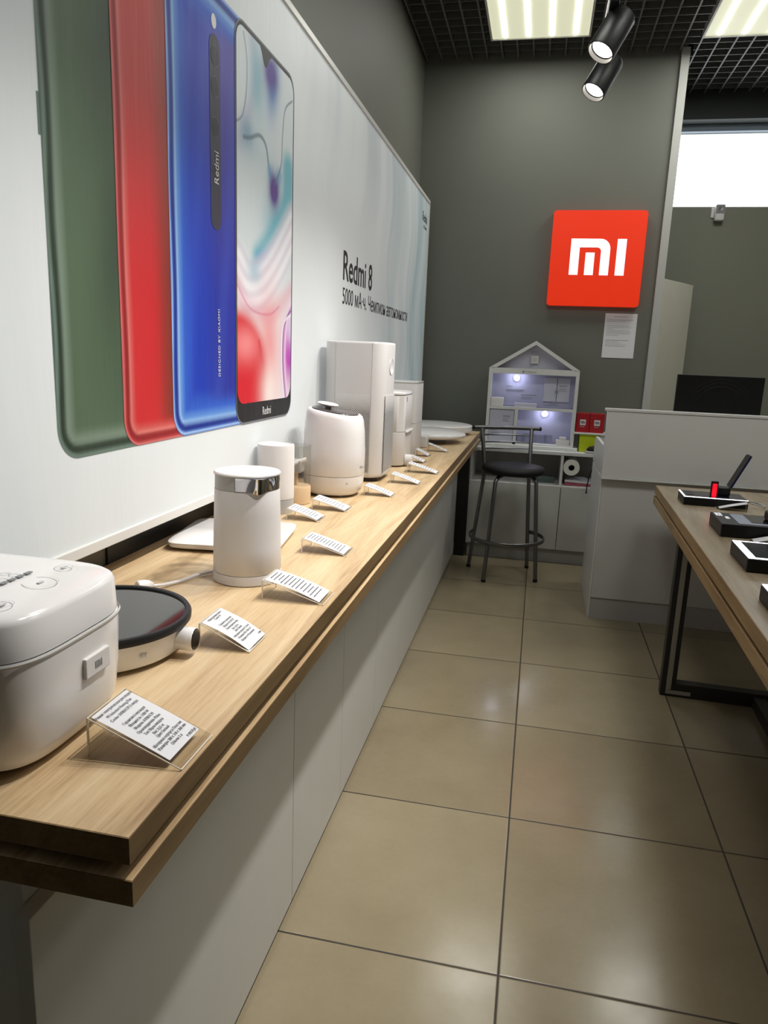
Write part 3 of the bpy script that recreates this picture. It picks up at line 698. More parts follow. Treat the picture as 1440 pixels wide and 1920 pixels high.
# chrome spout wrapped round the near side of the collar
sa = math.radians(-50)
bm = bmesh.new(); rings = []
for i in range(25):
    a = sa + math.radians(-38+103*i/24); bulge = 0.012*math.exp(-((i-9)/3.2)**2); dz = -0.006*math.exp(-((i-9)/2.6)**2)
    pts = []
    for rr_, z in ((0.0700, 0.2085+dz), (0.0712+bulge*0.5, 0.2085+dz), (0.0714+bulge, 0.226), (0.0712+bulge*1.2, 0.2365), (0.0700, 0.2365)):
        pts.append((rr_*math.cos(a), rr_*math.sin(a), z))
    rings.append(pts)
loft(bm, rings); build('spout', bm, M['chrome'], kt, True, 60)
ha = sa+PI
def hp(r, z): return Vector((r*math.cos(ha), r*math.sin(ha), z))
bm = bmesh.new(); tube(bm, smooth_path([hp(0.066, 0.225), hp(0.095, 0.228), hp(0.118, 0.215), hp(0.122, 0.17), hp(0.115, 0.11), hp(0.09, 0.075), hp(0.07, 0.07)], 5), 0.0095, 12, flat=1.1); build('handle', bm, M['matte'], kt, True)
# cord and plug
cp = thing('power_cable', 'white power cable and plug lying between hob and kettle', 'cable', (0.0000, 0.0000, HC))
cp.scale = (CAM_SCALE,)*3
path = smooth_path([(-0.681, 1.512, 0.006), (-0.70, 1.50, 0.006), (-0.722, 1.46, 0.006), (-0.735, 1.415, 0.006), (-0.752, 1.372, 0.008), (-0.770, 1.345, 0.011)], 6)
bm = bmesh.new(); tube(bm, path, 0.0036, 10); build('cord', bm, M['gloss'], cp, True)
bm = bmesh.new(); pd = Vector((-0.02, -0.028, 0.0)).normalized(); q0 = Vector((-0.768, 1.348, 0.014))
tube(bm, [q0, q0+pd*0.008, q0+pd*0.02, q0+pd*0.032, q0+pd*0.034], [0.006, 0.011, 0.0135, 0.0135, 0.012], 20); build('plug', bm, M['gloss'], cp, True)
for s in (-1, 1):
    sd = Vector((-pd.y, pd.x, 0))*s*0.007; bm = bmesh.new(); rod(bm, q0+pd*0.034+sd, q0+pd*0.05+sd, 0.0023, 10); build('pin', bm, M['steel'], cp, True)

# ------------------------------------------------------------------ white cylinder and clear tube
cy = thing('cylinder_appliance', 'plain white upright cylinder device standing behind the kettle', 'appliance', (-0.7725, 2.1046, HC))
cy.scale = (CAM_SCALE*0.9, CAM_SCALE*0.9, CAM_SCALE)
bm = bmesh.new(); lathe(bm, [(0.060, 0.045), (0.0645, 0.046), (0.065, 0.05), (0.065, 0.212), (0.0635, 0.218), (0.058, 0.2195), (0.056, 0.2165), (0.002, 0.2165)], n=64); build('body', bm, M['matte'], cy, True)
bm = bmesh.new(); lathe(bm, [(0.062, 0.0), (0.064, 0.001), (0.064, 0.044), (0.063, 0.0448)], n=64); build('base', bm, M['grey_plastic'], cy, True)
gv = thing('clear_display_tube', 'clear plastic tube with beige bottom between white cylinder and humidifier', 'container', (-0.7573, 2.2535, HC))
gv.scale = (CAM_SCALE,)*3
bm = bmesh.new(); lathe(bm, [(0.048, 0.062), (0.0495, 0.065), (0.0495, 0.192), (0.051, 0.195), (0.051, 0.199), (0.048, 0.199), (0.0475, 0.192), (0.0475, 0.066)], n=48, cap0=False, cap1=False); build('tube', bm, M['acrylic'], gv, True)
bm = bmesh.new(); lathe(bm, [(0.047, 0.0), (0.0505, 0.002), (0.0505, 0.056), (0.048, 0.061), (0.010, 0.061)], n=48); build('base', bm, M['beige'], gv, True)
bm = bmesh.new(); rod(bm, (0, 0, 0.061), (0, 0, 0.130), 0.007, 16); build('post', bm, M['beige'], gv, True)
bm = bmesh.new(); box(bm, -0.03, 0.025, -0.02, 0.02, 0.105, 0.150, bev=0.008, seg=3); build('holder', bm, M['grey_plastic'], gv, True)
bm = bmesh.new(); tube(bm, [(-0.034, 0, 0.128), (0.0, -0.02, 0.138), (0.036, 0, 0.152)], 0.0075, 12); build('clip', bm, M['gloss'], gv, True)

# ------------------------------------------------------------------ humidifier
hm = thing('humidifier', 'pinkish white oval air humidifier with slanted dark lid and white cap', 'humidifier', (-0.6862, 2.4582, HC))
hm.scale = (CAM_SCALE,)*3
TL = -0.14
def hr(z, rx, ry, tl=0.0, cx=0.0): return sell(cx, 0, rx, ry, z, 2.35, 72, tl)
bm = bmesh.new(); loft(bm, [hr(0.006, 0.075, 0.075), hr(0.008, 0.088, 0.088), hr(0.02, 0.100, 0.100), hr(0.045, 0.107, 0.107), hr(0.076, 0.1095, 0.1095)], True, True); build('base', bm, M['gloss'], hm, True, 60)
bm = bmesh.new(); loft(bm, [hr(0.0775, 0.109, 0.109), hr(0.079, 0.1098, 0.1098), hr(0.16, 0.1105, 0.1105, TL*0.1), hr(0.24, 0.107, 0.107, TL*0.5), hr(0.285, 0.102, 0.102, TL), hr(0.298, 0.097, 0.097, TL), hr(0.303, 0.090, 0.090, TL), hr(0.302, 0.084, 0.084, TL)]); build('tank', bm, M['gloss'], hm, True, 60)
bm = bmesh.new(); loft(bm, [hr(0.3025, 0.083, 0.083, TL), hr(0.306, 0.082, 0.082, TL), hr(0.3075, 0.074, 0.074, TL), hr(0.3065, 0.03, 0.03, TL)]); build('lid', bm, M['smoke'], hm, True, 60)
bm = bmesh.new(); loft(bm, [hr(0.319, 0.020, 0.020, TL, -0.028), hr(0.322, 0.034, 0.034, TL, -0.028), hr(0.326, 0.038, 0.038, TL, -0.028), hr(0.330, 0.034, 0.034, TL, -0.028), hr(0.331, 0.01, 0.01, TL, -0.028)]); build('mist_cap', bm, M['matte'], hm, True, 60)
bm = bmesh.new(); lathe(bm, [(0.012, 0.306), (0.012, 0.323)], -0.028, 0, 20); build('cap_stem', bm, M['grey_plastic'], hm, True)
for a in (-2.2, -0.9, 0.8, 2.4):
    bm = bmesh.new(); lathe(bm, [(0.008, 0), (0.008, 0.007)], 0.068*math.cos(a), 0.068*math.sin(a), 14); build('foot', bm, M['grey_plastic'], hm)
# maker's name and level marks
def onh(ang, z, r=0.1112): return Vector((r*math.cos(ang), r*math.sin(ang), z))
for ang, z, s_, bd in ((math.radians(-22), 0.105, 0.016, 'deerma'), (math.radians(-42), 0.052, 0.013, 'micO')):
    uu = Vector((-math.sin(ang), math.cos(ang), 0)); text('lettering', bd, s_, onh(ang, z, 0.1125)-uu*0.02, uu, (0, 0, 1), M['mark_grey'], hm)

# ------------------------------------------------------------------ air purifier
ap = thing('air_purifier', 'tall white square air purifier with perforated lower half, tallest on the counter', 'air purifier', (-0.6938, 2.8446, HC))
ap.scale = (CAM_SCALE*1.05, CAM_SCALE*1.05, CAM_SCALE*1.01)
def rsq(z, h, r=0.055, n=8, o=0): 
    return [(a, b_, z) for a, b_ in rrect(-h, h, -h, h, r, n)]
bm = bmesh.new(); loft(bm, [rsq(0.0, 0.098, 0.04), rsq(0.016, 0.098, 0.04)]); build('foot_plinth', bm, M['dark_steel'], ap, True)
bm = bmesh.new(); loft(bm, [rsq(0.016, 0.106), rsq(0.019, 0.114), rsq(0.024, 0.118), rsq(0.03, 0.119), rsq(0.54, 0.120), rsq(0.546, 0.119), rsq(0.549, 0.116)], True, True); build('body', bm, M['matte'], ap, True, 40)
build('perforated_panel', B(-0.066, 0.068, -0.1206, -0.1190, 0.04, 0.345), M['perf_x'], ap)
build('perforated_panel', B(0.1190, 0.1206, -0.085, 0.085, 0.04, 0.345), M['perf_y'], ap)
bm = bmesh.new(); 
for s in (-0.070, 0.072): box(bm, s-0.0004, s+0.0004, -0.1204, -0.1185, 0.02, 0.545)
build('seam', bm, M['pale_mark'], ap)
bm = bmesh.new(); prism(bm, [(0.030*math.cos(a*PI/16), 0.030*math.sin(a*PI/16)) for a in range(32)], (0.1202, 0.0, 0.455), (0, 1, 0), (0, 0, 1), 0.0022); dsp = build('round_display', bm, M['gloss'], ap, True)
bm = bmesh.new()
for a0 in range(20, 160, 6):
    a, c = math.radians(a0), math.radians(a0+6); prism(bm, [(0.0305*math.cos(a), 0.0305*math.sin(a)), (0.0305*math.cos(c), 0.0305*math.sin(c)), (0.029*math.cos(c), 0.029*math.sin(c)), (0.029*math.cos(a), 0.029*math.sin(a))], (0.1224, 0.0, 0.455), (0, 1, 0), (0, 0, 1), 0.0006)
build('display_rim', bm, M['mark_grey'], dsp)

# ------------------------------------------------------------------ pet feeder / dispenser and the tall box behind
pf = thing('dispenser', 'white rounded dispenser with a side knob, right behind the air purifier', 'dispenser', (-0.6823, 3.2674, HC))
pf.scale = (CAM_SCALE,)*3
def rb(z, hx_, hy_, r=0.05): return [(a, b_, z) for a, b_ in rrect(-hx_, hx_, -hy_, hy_, r, 8)]
bm = bmesh.new(); loft(bm, [rb(0.0, 0.10, 0.10), rb(0.006, 0.105, 0.105)]); build('foot', bm, M['dark_steel'], pf, True)
bm = bmesh.new(); loft(bm, [rb(0.0065, 0.118, 0.118), rb(0.014, 0.122, 0.122), rb(0.158, 0.121, 0.121), rb(0.160, 0.119, 0.119)]); build('base', bm, M['matte'], pf, True, 40)
bm = bmesh.new(); loft(bm, [rb(0.161, 0.119, 0.119), rb(0.164, 0.121, 0.121), rb(0.326, 0.119, 0.119), rb(0.329, 0.117, 0.117)]); build('hopper', bm, M['matte'], pf, True, 40)
bm = bmesh.new(); loft(bm, [rb(0.330, 0.117, 0.117), rb(0.333, 0.121, 0.121), rb(0.340, 0.120, 0.120), rb(0.344, 0.112, 0.112), rb(0.3455, 0.08, 0.08)]); build('lid', bm, M['gloss'], pf, True, 50)
build('ledge', B(0.1195, 0.132, -0.08, 0.08, 0.158, 0.166, bev=0.002), M['gloss'], pf)
build('latch', B(0.1185, 0.123, -0.075, -0.068, 0.300, 0.322), M['grey_plastic'], pf)
bm = bmesh.new(); q = Vector((1, 0, 0)).to_track_quat('Z', 'Y').to_matrix().to_4x4(); q.translation = Vector((0.1225, -0.06, 0.030))
lathe(bm, [(0.026, 0), (0.026, 0.03), (0.024, 0.032)], n=32); bmesh.ops.transform(bm, matrix=q, verts=bm.verts); build('side_knob', bm, M['matte'], pf, True)
wb = thing('water_purifier', 'tall narrow white box appliance behind the rounded dispenser', 'appliance', (-0.7063, 3.7191, HC))
wb.scale = (CAM_SCALE,)*3
bm = bmesh.new(); loft(bm, [rb(0.0, 0.118, 0.11, 0.02), rb(0.004, 0.120, 0.112, 0.022), rb(0.160, 0.120, 0.112, 0.022)]); build('lower_body', bm, M['matte'], wb, True, 40)
bm = bmesh.new(); loft(bm, [rb(0.1615, 0.120, 0.112, 0.022), rb(0.362, 0.120, 0.112, 0.022), rb(0.365, 0.118, 0.110, 0.02)]); build('upper_body', bm, M['matte'], wb, True, 40)
bm = bmesh.new(); loft(bm, [rb(0.366, 0.119, 0.111, 0.02), rb(0.374, 0.121, 0.113, 0.02), rb(0.376, 0.119, 0.111, 0.02)]); build('lid', bm, M['gloss'], wb, True, 40)
sb = thing('small_device', 'small white box device beside the tall narrow white appliance', 'device', (-0.6102, 3.9545, HC))
sb.scale = (CAM_SCALE,)*3
build('body', B(-0.03, 0.035, -0.05, 0.05, 0.0, 0.066, bev=0.006, seg=3), M['matte'], sb, True); build('face', B(0.0352, 0.037, -0.03, 0.03, 0.012, 0.052, bev=0.0006), M['gloss'], sb)

# ------------------------------------------------------------------ two ceiling lamps on show
c1 = thing('ceiling_lamp', 'white dome ceiling lamp lying on the counter, nearer of two discs', 'ceiling lamp', (-0.6102, 4.2476, HC), 0, 'white ceiling lamps laid on the counter')
c1.scale = (CAM_SCALE,)*3
bm = bmesh.new(); lathe(bm, [(0.10, 0.0), (0.102, 0.028)], n=48); build('mount', bm, M['grey_plastic'], c1, True)
bm = bmesh.new(); lathe(bm, [(0.12, 0.026), (0.18, 0.027), (0.215, 0.034), (0.223, 0.044), (0.221, 0.052), (0.205, 0.062), (0.16, 0.073), (0.10, 0.080), (0.03, 0.083), (0.001, 0.083)], n=96); build('shade', bm, M['gloss'], c1, True, 60)
c2 = thing('ceiling_lamp', 'white drum ceiling lamp at the far end of the counter, farther of two discs', 'ceiling lamp', (-0.6419, 4.7329, HC), 0, 'white ceiling lamps laid on the counter')
c2.scale = (CAM_SCALE,)*3
bm = bmesh.new(); lathe(bm, [(0.12, 0.0), (0.12, 0.018)], n=48); build('mount', bm, M['grey_plastic'], c2, True)
bm = bmesh.new(); lathe(bm, [(0.19, 0.018), (0.242, 0.020), (0.248, 0.026), (0.248, 0.058), (0.244, 0.062), (0.22, 0.066), (0.12, 0.072), (0.001, 0.075)], n=96); build('shade', bm, M['gloss'], c2, True, 40)

# ------------------------------------------------------------------ price cards
def card(x0, y0, x1, W, h, label, lines=None, far=False, rot=0.0, z=HC, curl=False, bars=9, base=None, paper_len=0.86):
    r = thing('price_card', label, 'price card', (x0*CAM_SCALE, y0*CAM_SCALE, z+0.0008), rot, 'clear price card stands'); r.scale = (CAM_SCALE,)*3
    L = x1-x0; sl = math.hypot(L, h); up = Vector((-L, 0, h))/sl; nn = Vector((h, 0, L))/sl; t = 0.0018
    bm = bmesh.new(); prism(bm, [(0, 0), (sl, 0), (sl, W), (0, W)], Vector((L, 0, 0)), up, (0, -1, 0), t)
    bmesh.ops.translate(bm, verts=bm.verts, vec=(0, W, 0))
    box(bm, -0.0009, 0.0009, 0, W, 0.0, h)
    build('holder', bm, M['acrylic'], r)
    bm = bmesh.new()
    box(bm, -0.0012, 0.0012, -0.0006, 0.0010, 0, h); box(bm, -0.0012, 0.0012, W-0.001, W+0.0006, 0, h)
    tube(bm, [Vector((L, 0, 0.001)), Vector((L, W, 0.001))], 0.0011, 6); tube(bm, [Vector((L, 0, 0.001)), Vector((0, 0, h+0.001))], 0.0009, 6)
    tube(bm, [Vector((0, 0, h+0.001)), Vector((0, W, h+0.001))], 0.0009, 6)
    build('holder_edge', bm, M['acrylic_edge'], r)
    # paper: v measured down the slope from the top
    w0, w1 = W*0.04, W*0.96; v1 = sl*paper_len
    def at(a, v, off): return Vector((0, a, h)) - up*v + nn*off
    bm = bmesh.new(); n = 12; top = []; bot = []
    for i in range(n+1):
        v = sl*0.02 + (v1-sl*0.02)*i/n; cu = 0.0024 + (0.003*math.sin(PI*i/n)*(0.4 if not curl else 1.2))
        top.append((bm.verts.new(at(w0, v, cu)), bm.verts.new(at(w1, v, cu+(0.001 if curl else 0))))); bot.append((bm.verts.new(at(w0, v, cu-0.0004)), bm.verts.new(at(w1, v, cu-0.0004+(0.001 if curl else 0)))))
    for i in range(n):
        bm.faces.new((top[i][0], top[i][1], top[i+1][1], top[i+1][0])); bm.faces.new((bot[i][0], bot[i+1][0], bot[i+1][1], bot[i][1]))
        bm.faces.new((top[i][0], top[i+1][0], bot[i+1][0], bot[i][0])); bm.faces.new((top[i][1], bot[i][1], bot[i+1][1], top[i+1][1]))
    bm.faces.new((top[0][0], bot[0][0], bot[0][1], top[0][1])); bm.faces.new((top[n][0], top[n][1], bot[n][1], bot[n][0]))
    pc = build('paper_card', bm, M['paper'], r)
    def co(v):
        i = (v-sl*0.02)/(v1-sl*0.02); return 0.0024+0.003*math.sin(PI*min(max(i, 0), 1))*(0.4 if not curl else 1.2)+0.0006+(0.001 if curl else 0)
    if lines:
        for (v, s, body, al) in lines:
            vv = v*sl; a = (w0+w1)/2 if al == 'CENTER' else (w0+0.002 if al == 'LEFT' else w1-0.002)
            text('lettering', body, s, at(a, vv, co(vv)), (0, 1, 0), up, M['grey_ink'], pc, align=al, ext=0.0001, sx=0.82)
    else:
        bm = bmesh.new(); rnd = random.Random(int(y0*1000))
        for i in range(bars):
            vv = sl*(0.07+(paper_len-0.13)*i/bars); hw = (w1-w0)*rnd.uniform(0.22, 0.42); c = (w0+w1)/2
            x = c-hw
            while x < c+hw:
                l = rnd.uniform(0.004, 0.009); l = min(l, c+hw-x)
                prism(bm, [(0, 0), (l, 0), (l, 0.0022), (0, 0.0022)], at(x, vv+0.002, co(vv)), (0, 1, 0), up, 0.0001); x += l+0.0012
        if bars: build('lettering', bm, M['grey_ink'], pc)
        else: bm.free()
    return r
full = [(0.085, 0.0062, 'Умная электрическая рисоварка', 'CENTER'), (0.145, 0.0064, 'MI Induction Heating Rice', 'CENTER'), (0.205, 0.0064, 'Cooker IHFB01CM 3 литра', 'CENTER'),
        (0.31, 0.0064, 'Гарантия 6 месяцев', 'CENTER'), (0.365, 0.0064, 'Мощность 1100 W', 'CENTER'), (0.42, 0.0064, 'Модель IHFB01CM', 'CENTER'), (0.475, 0.0064, 'Производитель Midea', 'CENTER'), (0.53, 0.0064, 'Тип Мультиварка', 'CENTER'),
        (0.582, 0.0064, 'Вес 3,62 кг', 'CENTER'), (0.63, 0.0064, 'Цвет Белый', 'CENTER'), (0.685, 0.0064, 'Материал корпуса Пластик', 'CENTER'), (0.735, 0.0064, 'Размеры 388 х 318 х 268 мм', 'CENTER'), (0.785, 0.0064, 'Объем 3 л', 'CENTER'), (0.84, 0.0064, '9 990 Руб', 'RIGHT')]
card(-0.518, 0.742, -0.392, 0.087, 0.050, 'clear price card stand in front of the white rice cooker', full)
half = [(0.10, 0.0062, 'Индукционная плита', 'CENTER'), (0.16, 0.0062, 'Cooker MI', 'CENTER'), (0.31, 0.006, 'Гарантия 6 месяцев', 'CENTER'), (0.38, 0.006, 'Модель DCL01CM', 'CENTER'), (0.45, 0.006, 'Производитель Mijia', 'CENTER'),
        (0.52, 0.006, 'Вес 2,65 кг', 'CENTER'), (0.58, 0.006, 'Цвет Белый', 'CENTER'), (0.65, 0.006, 'Материал корпуса Стекло', 'CENTER'), (0.72, 0.006, 'Размеры 303 х 286 х 67', 'CENTER'), (0.79, 0.006, 'Мощность 99 режимов', 'CENTER'), (0.90, 0.006, '4 990', 'RIGHT')]
card(-0.541, 1.100, -0.450, 0.083, 0.042, 'clear price card stand touching the induction hob knob', half, curl=True, paper_len=0.97)
card(-0.530, 1.368, -0.399, 0.082, 0.040, 'clear price card stand in front of the electric kettle', None, bars=13, paper_len=0.93, curl=True)
card(-0.566, 1.738, -0.447, 0.082, 0.036, 'clear price card stand alone on the counter beyond the kettle, before the flat scale', None, bars=12, paper_len=0.93)
card(-0.728, 2.082, -0.622, 0.080, 0.034, 'clear price card stand at the foot of the white upright cylinder', None, bars=9, paper_len=0.9)
card(-0.700, 2.252, -0.582, 0.080, 0.034, 'clear price card stand at the foot of the humidifier, near side', None, bars=9, paper_len=0.93)
card(-0.598, 2.560, -0.494, 0.070, 0.034, 'clear price card stand in front of the humidifier and air purifier gap', None, bars=9, paper_len=0.95)
card(-0.560, 2.858, -0.442, 0.070, 0.036, 'clear price card stand in front of the tall air purifier', None, bars=10, paper_len=0.95)
card(-0.545, 3.155, -0.408, 0.070, 0.040, 'clear price card stand in front of the rounded dispenser, fourth from the far end', None, bars=10, paper_len=0.95)
card(-0.590, 3.46, -0.51, 0.070, 0.030, 'small clear price card stand just past the rounded dispenser', None, bars=5)
card(-0.600, 3.70, -0.525, 0.070, 0.034, 'small clear price card stand before the tall narrow appliance', None, bars=5)
card(-0.572, 3.93, -0.462, 0.060, 0.040, 'clear price card stand in front of the nearer disc lamp, last on the counter', None, bars=5, paper_len=0.95)

# ------------------------------------------------------------------ cabinet by the back wall
ZT = 0.772
bc = thing('low_cabinet', 'low white cabinet with open cubbies and doors against the back wall', 'cabinet', (0, 0, 0))
XA, XD, XE, YC = -0.425, 0.19, 0.80, 5.02
bm = bmesh.new()
box(bm, XA, XE, YC-0.005, YB-0.002, ZT-0.022, ZT, bev=0.001); build('top_board', bm, M['white'], bc)
bm = bmesh.new(); box(bm, XA, XA+0.018, YC, YB-0.002, 0.09, ZT-0.0225); box(bm, XD-0.009, XD+0.009, YC, YB-0.002, 0.545, ZT-0.0225); box(bm, XE-0.018, XE, YC, YB-0.002, 0.09, ZT-0.0225)
box(bm, XA+0.018, XE-0.018, YC, YB-0.002, 0.527, 0.5445); box(bm, XA+0.018, XE-0.018, YC+0.02, YB-0.002, 0.09, 0.108); build('carcass', bm, M['white'], bc)
build('back_board', B(XA+0.018, XE-0.018, YB-0.012, YB-0.003, 0.545, ZT-0.0225), M['grey_plastic'], bc)
for a, b_ in ((XA+0.001, XD+0.004), (XD+0.008, XE-0.001)): build('door', B(a, b_, YC-0.018, YC-0.001, 0.098, 0.540, bev=0.001), M['white_panel'], bc)
build('plinth', B(XA+0.01, XE-0.01, YC+0.01, YC+0.025, 0.0, 0.089), M['grey_plastic'], bc)
gb = tag(build('storage_box', B(0.03, 0.15, 5.10, 5.16, 0.5455, 0.585, bev=0.004), material('grey_green_box', (84, 98, 96), 0.5), None), 'small grey green box inside the left open cubby of the low cabinet', 'box')
# paper roll lying in the right cubby
pr = thing('paper_roll', 'white paper roll with hollow core lying in the right cubby', 'paper roll', (0.2545, 5.03, 0.669))
q = Vector((0, 1, 0)).to_track_quat('Z', 'Y').to_matrix().to_4x4(); q.translation = Vector((0, 0, 0))
bm = bmesh.new(); lathe(bm, [(0.020, 0), (0.053, 0), (0.054, 0.002), (0.054, 0.21), (0.020, 0.21)], n=48, cap0=False, cap1=False)
bmesh.ops.transform(bm, matrix=q, verts=bm.verts); build('paper', bm, M['roll'], pr, True)
bm = bmesh.new(); lathe(bm, [(0.020, 0.001), (0.0196, 0.209), (0.0188, 0.209), (0.0190, 0.001)], n=32, cap0=False, cap1=False); bmesh.ops.transform(bm, matrix=q, verts=bm.verts); build('cardboard_core', bm, M['dark_steel'], pr, True)
for i, (x0, x1, z0, mt, rz, lab) in enumerate(((0.215, 0.44, 0.546, 'pink_paper', 0.06, 'dark pink folder lying lowest in the right cubby'), (0.225, 0.40, 0.5655, 'paper', -0.1, 'white paper stack between the pink folder and the roll'), (0.30, 0.375, 0.583, 'lilac_pale', 0.35, 'small lilac leaflet leaning beside the paper roll'))):
    o = tag(build('paper_sheet' if i else 'folder', B(-(x1-x0)/2, (x1-x0)/2, -0.07, 0.07, 0, 0.016 if i < 2 else 0.006, bev=0.001), M[mt]), lab, 'paper' if i else 'folder')
    o.location = ((x0+x1)/2, 5.115, z0); o.rotation_euler = (0.0, 0, rz)
# red boxes, tray, lime box
for i, (x0, x1, lab) in enumerate(((0.262, 0.349, 'red cardboard box with white emblem, next to the toy house'), (0.352, 0.445, 'red cardboard box with white emblem, next to the white reception desk'))):
    r = thing('red_box', lab, 'box', ((x0+x1)/2, 5.12, 0.9035), 0, 'pair of red cardboard boxes'); hw = (x1-x0)/2
    build('carton', B(-hw, hw, 0, 0.09, 0, 0.128, bev=0.001), M['red_box'], r)
    build('emblem_patch', B(-0.019, 0.019, -0.0012, -0.0002, 0.048, 0.086), M['paper'], r)
    bm = bmesh.new(); mi_logo(bm, (-0.0125, -0.0013, 0.059), (1, 0, 0), (0, 0, 1), 0.025, 0.0005); build('emblem', bm, M['ink'], r)
    text('lettering', 'XIAOMI', 0.010, (-0.019, -0.0006, 0.034), (1, 0, 0), (0, 0, 1), M['lilac_pale'], r, sx=0.9)
tag(build('white_tray', B(0.25, 0.47, 5.09, 5.24, 0.8925, 0.903, bev=0.001), M['white']), 'thin white board lying between red boxes and lime box', 'board')
r = thing('lime_box', 'lime green cardboard box under the red boxes on the low cabinet', 'box', (0.36, 5.11, ZT))
build('carton', B(-0.065, 0.06, 0, 0.12, 0.0005, 0.119, bev=0.001), M['lime'], r); build('side_panel', B(-0.069, -0.0655, 0, 0.12, 0.0005, 0.119), material('dark_lime', (140, 152, 20), 0.5), r)
tag(build('white_carton', B(0.425, 0.50, 5.11, 5.23, ZT+0.0005, 0.892, bev=0.001), M['white']), 'plain white box beside the lime green box', 'box')
hs = thing('cap', 'black rounded cap and cloth lying before the lime box', 'cap', (0.395, 5.055, ZT))
bm = bmesh.new(); loft(bm, [sell(0, 0, 0.055, 0.028, 0.018, 2.2, 36), sell(0, 0, 0.052, 0.027, 0.03, 2.2, 36), sell(0, 0, 0.038, 0.02, 0.044, 2.2, 36), sell(0, 0, 0.012, 0.008, 0.05, 2.2, 36)]); build('crown', bm, M['leather'], hs, True, 60)
build('folded_cloth', B(-0.06, 0.06, -0.03, 0.03, 0.0005, 0.0165, bev=0.006, seg=3), M['grey_plastic'], hs, True)
bm = bmesh.new(); tube(bm, smooth_path([(0.50, 4.99, 0.83), (0.455, 4.975, 0.845), (0.425, 4.965, 0.82), (0.41, 4.96, 0.76), (0.39, 4.955, 0.70), (0.372, 4.955, 0.64), (0.362, 4.955, 0.57), (0.360, 4.955, 0.525)], 6), 0.004, 8)
tube(bm, [(0.360, 4.955, 0.525), (0.360, 4.955, 0.515)], 0.006, 8)
tag(build('black_cable', bm, M['black_plastic'], None, True), 'black cable hanging in front of the right cubby', 'cable')

# ------------------------------------------------------------------ toy display house
hz = ZT
dh = thing('display_house', 'white house shaped display with lit rooms on the low cabinet', 'display stand', (-0.045, 5.1, hz), 0)
W2, EZ, AZ, DP = 0.300, 1.308-hz, 1.495-hz, 0.13
X0h, X1h = -W2, W2; tt = 0.021
def hx_(x): return x+0.045
build('base_board', B(-0.315, 0.328, -0.03, DP+0.01, 0.0, 0.024, bev=0.002), M['white'], dh)
bm = bmesh.new(); box(bm, X0h, X0h+tt, 0, DP, 0.0245, EZ); box(bm, X1h-tt, X1h, 0, DP, 0.0245, EZ)
box(bm, X0h+tt, X1h-tt, 0, DP, 1.034-hz, 1.050-hz); box(bm, hx_(-0.153), hx_(-0.134), 0, DP, 0.0245, 1.034-hz); box(bm, X0h+tt, X1h-tt, 0, DP, 0.0245, 0.034)
box(bm, X0h+tt, X1h-tt, 0, DP, 1.273-hz, 1.311-hz)
build('frame', bm, M['white'], dh)
bm = bmesh.new()
for s in (-1, 1):
    a = [(s*W2, EZ-0.002), (s*W2, EZ+0.002), (0, AZ), (0, AZ-0.026), (s*(W2-0.045), EZ+0.001)]
    prism(bm, a if s > 0 else a[::-1], (0, DP, 0), (1, 0, 0), (0, 0, 1), DP)
bmesh.ops.translate(bm, verts=bm.verts, vec=(0, 0, 0))
build('roof', bm, M['white'], dh)
build('room_back', B(X0h+tt, X1h-tt, DP-0.04, DP-0.001, 1.0505-hz, 1.2725-hz), M['lilac_panel'], dh)
build('room_back', B(hx_(-0.1335), X1h-tt, DP-0.04, DP-0.001, 0.0345, 1.0335-hz), M['lilac_panel'], dh)
build('room_door', B(X0h+tt+0.002, hx_(-0.1535)-0.002, 0.012, 0.02, 0.036, 1.0325-hz), M['lilac_pale'], dh)
bm = bmesh.new(); prism(bm, [(-W2+0.05, EZ+0.003), (W2-0.05, EZ+0.003), (0, AZ-0.028)], (0, DP-0.04, 0), (1, 0, 0), (0, 0, 1), 0.01); build('gable_panel', bm, M['lilac_pale'], dh)
so = build('socket', B(-0.027, 0.025, 0.056, 0.069, 1.345-hz, 1.398-hz, bev=0.003), M['matte'], dh)
bm = bmesh.new()
for a0 in range(70, 290, 10):
    a, c = math.radians(a0), math.radians(a0+10); prism(bm, [(0.0125*math.cos(c), 0.0125*math.sin(c)), (0.0125*math.cos(a), 0.0125*math.sin(a)), (0.0115*math.cos(a), 0.0115*math.sin(a)), (0.0115*math.cos(c), 0.0115*math.sin(c))], (-0.001, 0.0558, 1.372-hz), (1, 0, 0), (0, 0, 1), 0.0006)
for x in (-0.007, 0.0, 0.007): prism(bm, [(x-0.0013, -0.0013), (x+0.0013, -0.0013), (x+0.0013, 0.0013), (x-0.0013, 0.0013)], (0, 0.0558, 1.371-hz), (1, 0, 0), (0, 0, 1), 0.0006)
build('socket_face', bm, M['mark_grey'], so)
build('header_emblem', B(-0.076, -0.064, -0.0012, -0.0002, 1.284-hz, 1.296-hz), M['mark_grey'], dh)
text('header_lettering', 'Mi Умный дом', 0.0125, (-0.055, -0.0006, 1.286-hz), (1, 0, 0), (0, 0, 1), M['mark_grey'], dh, sx=0.85)
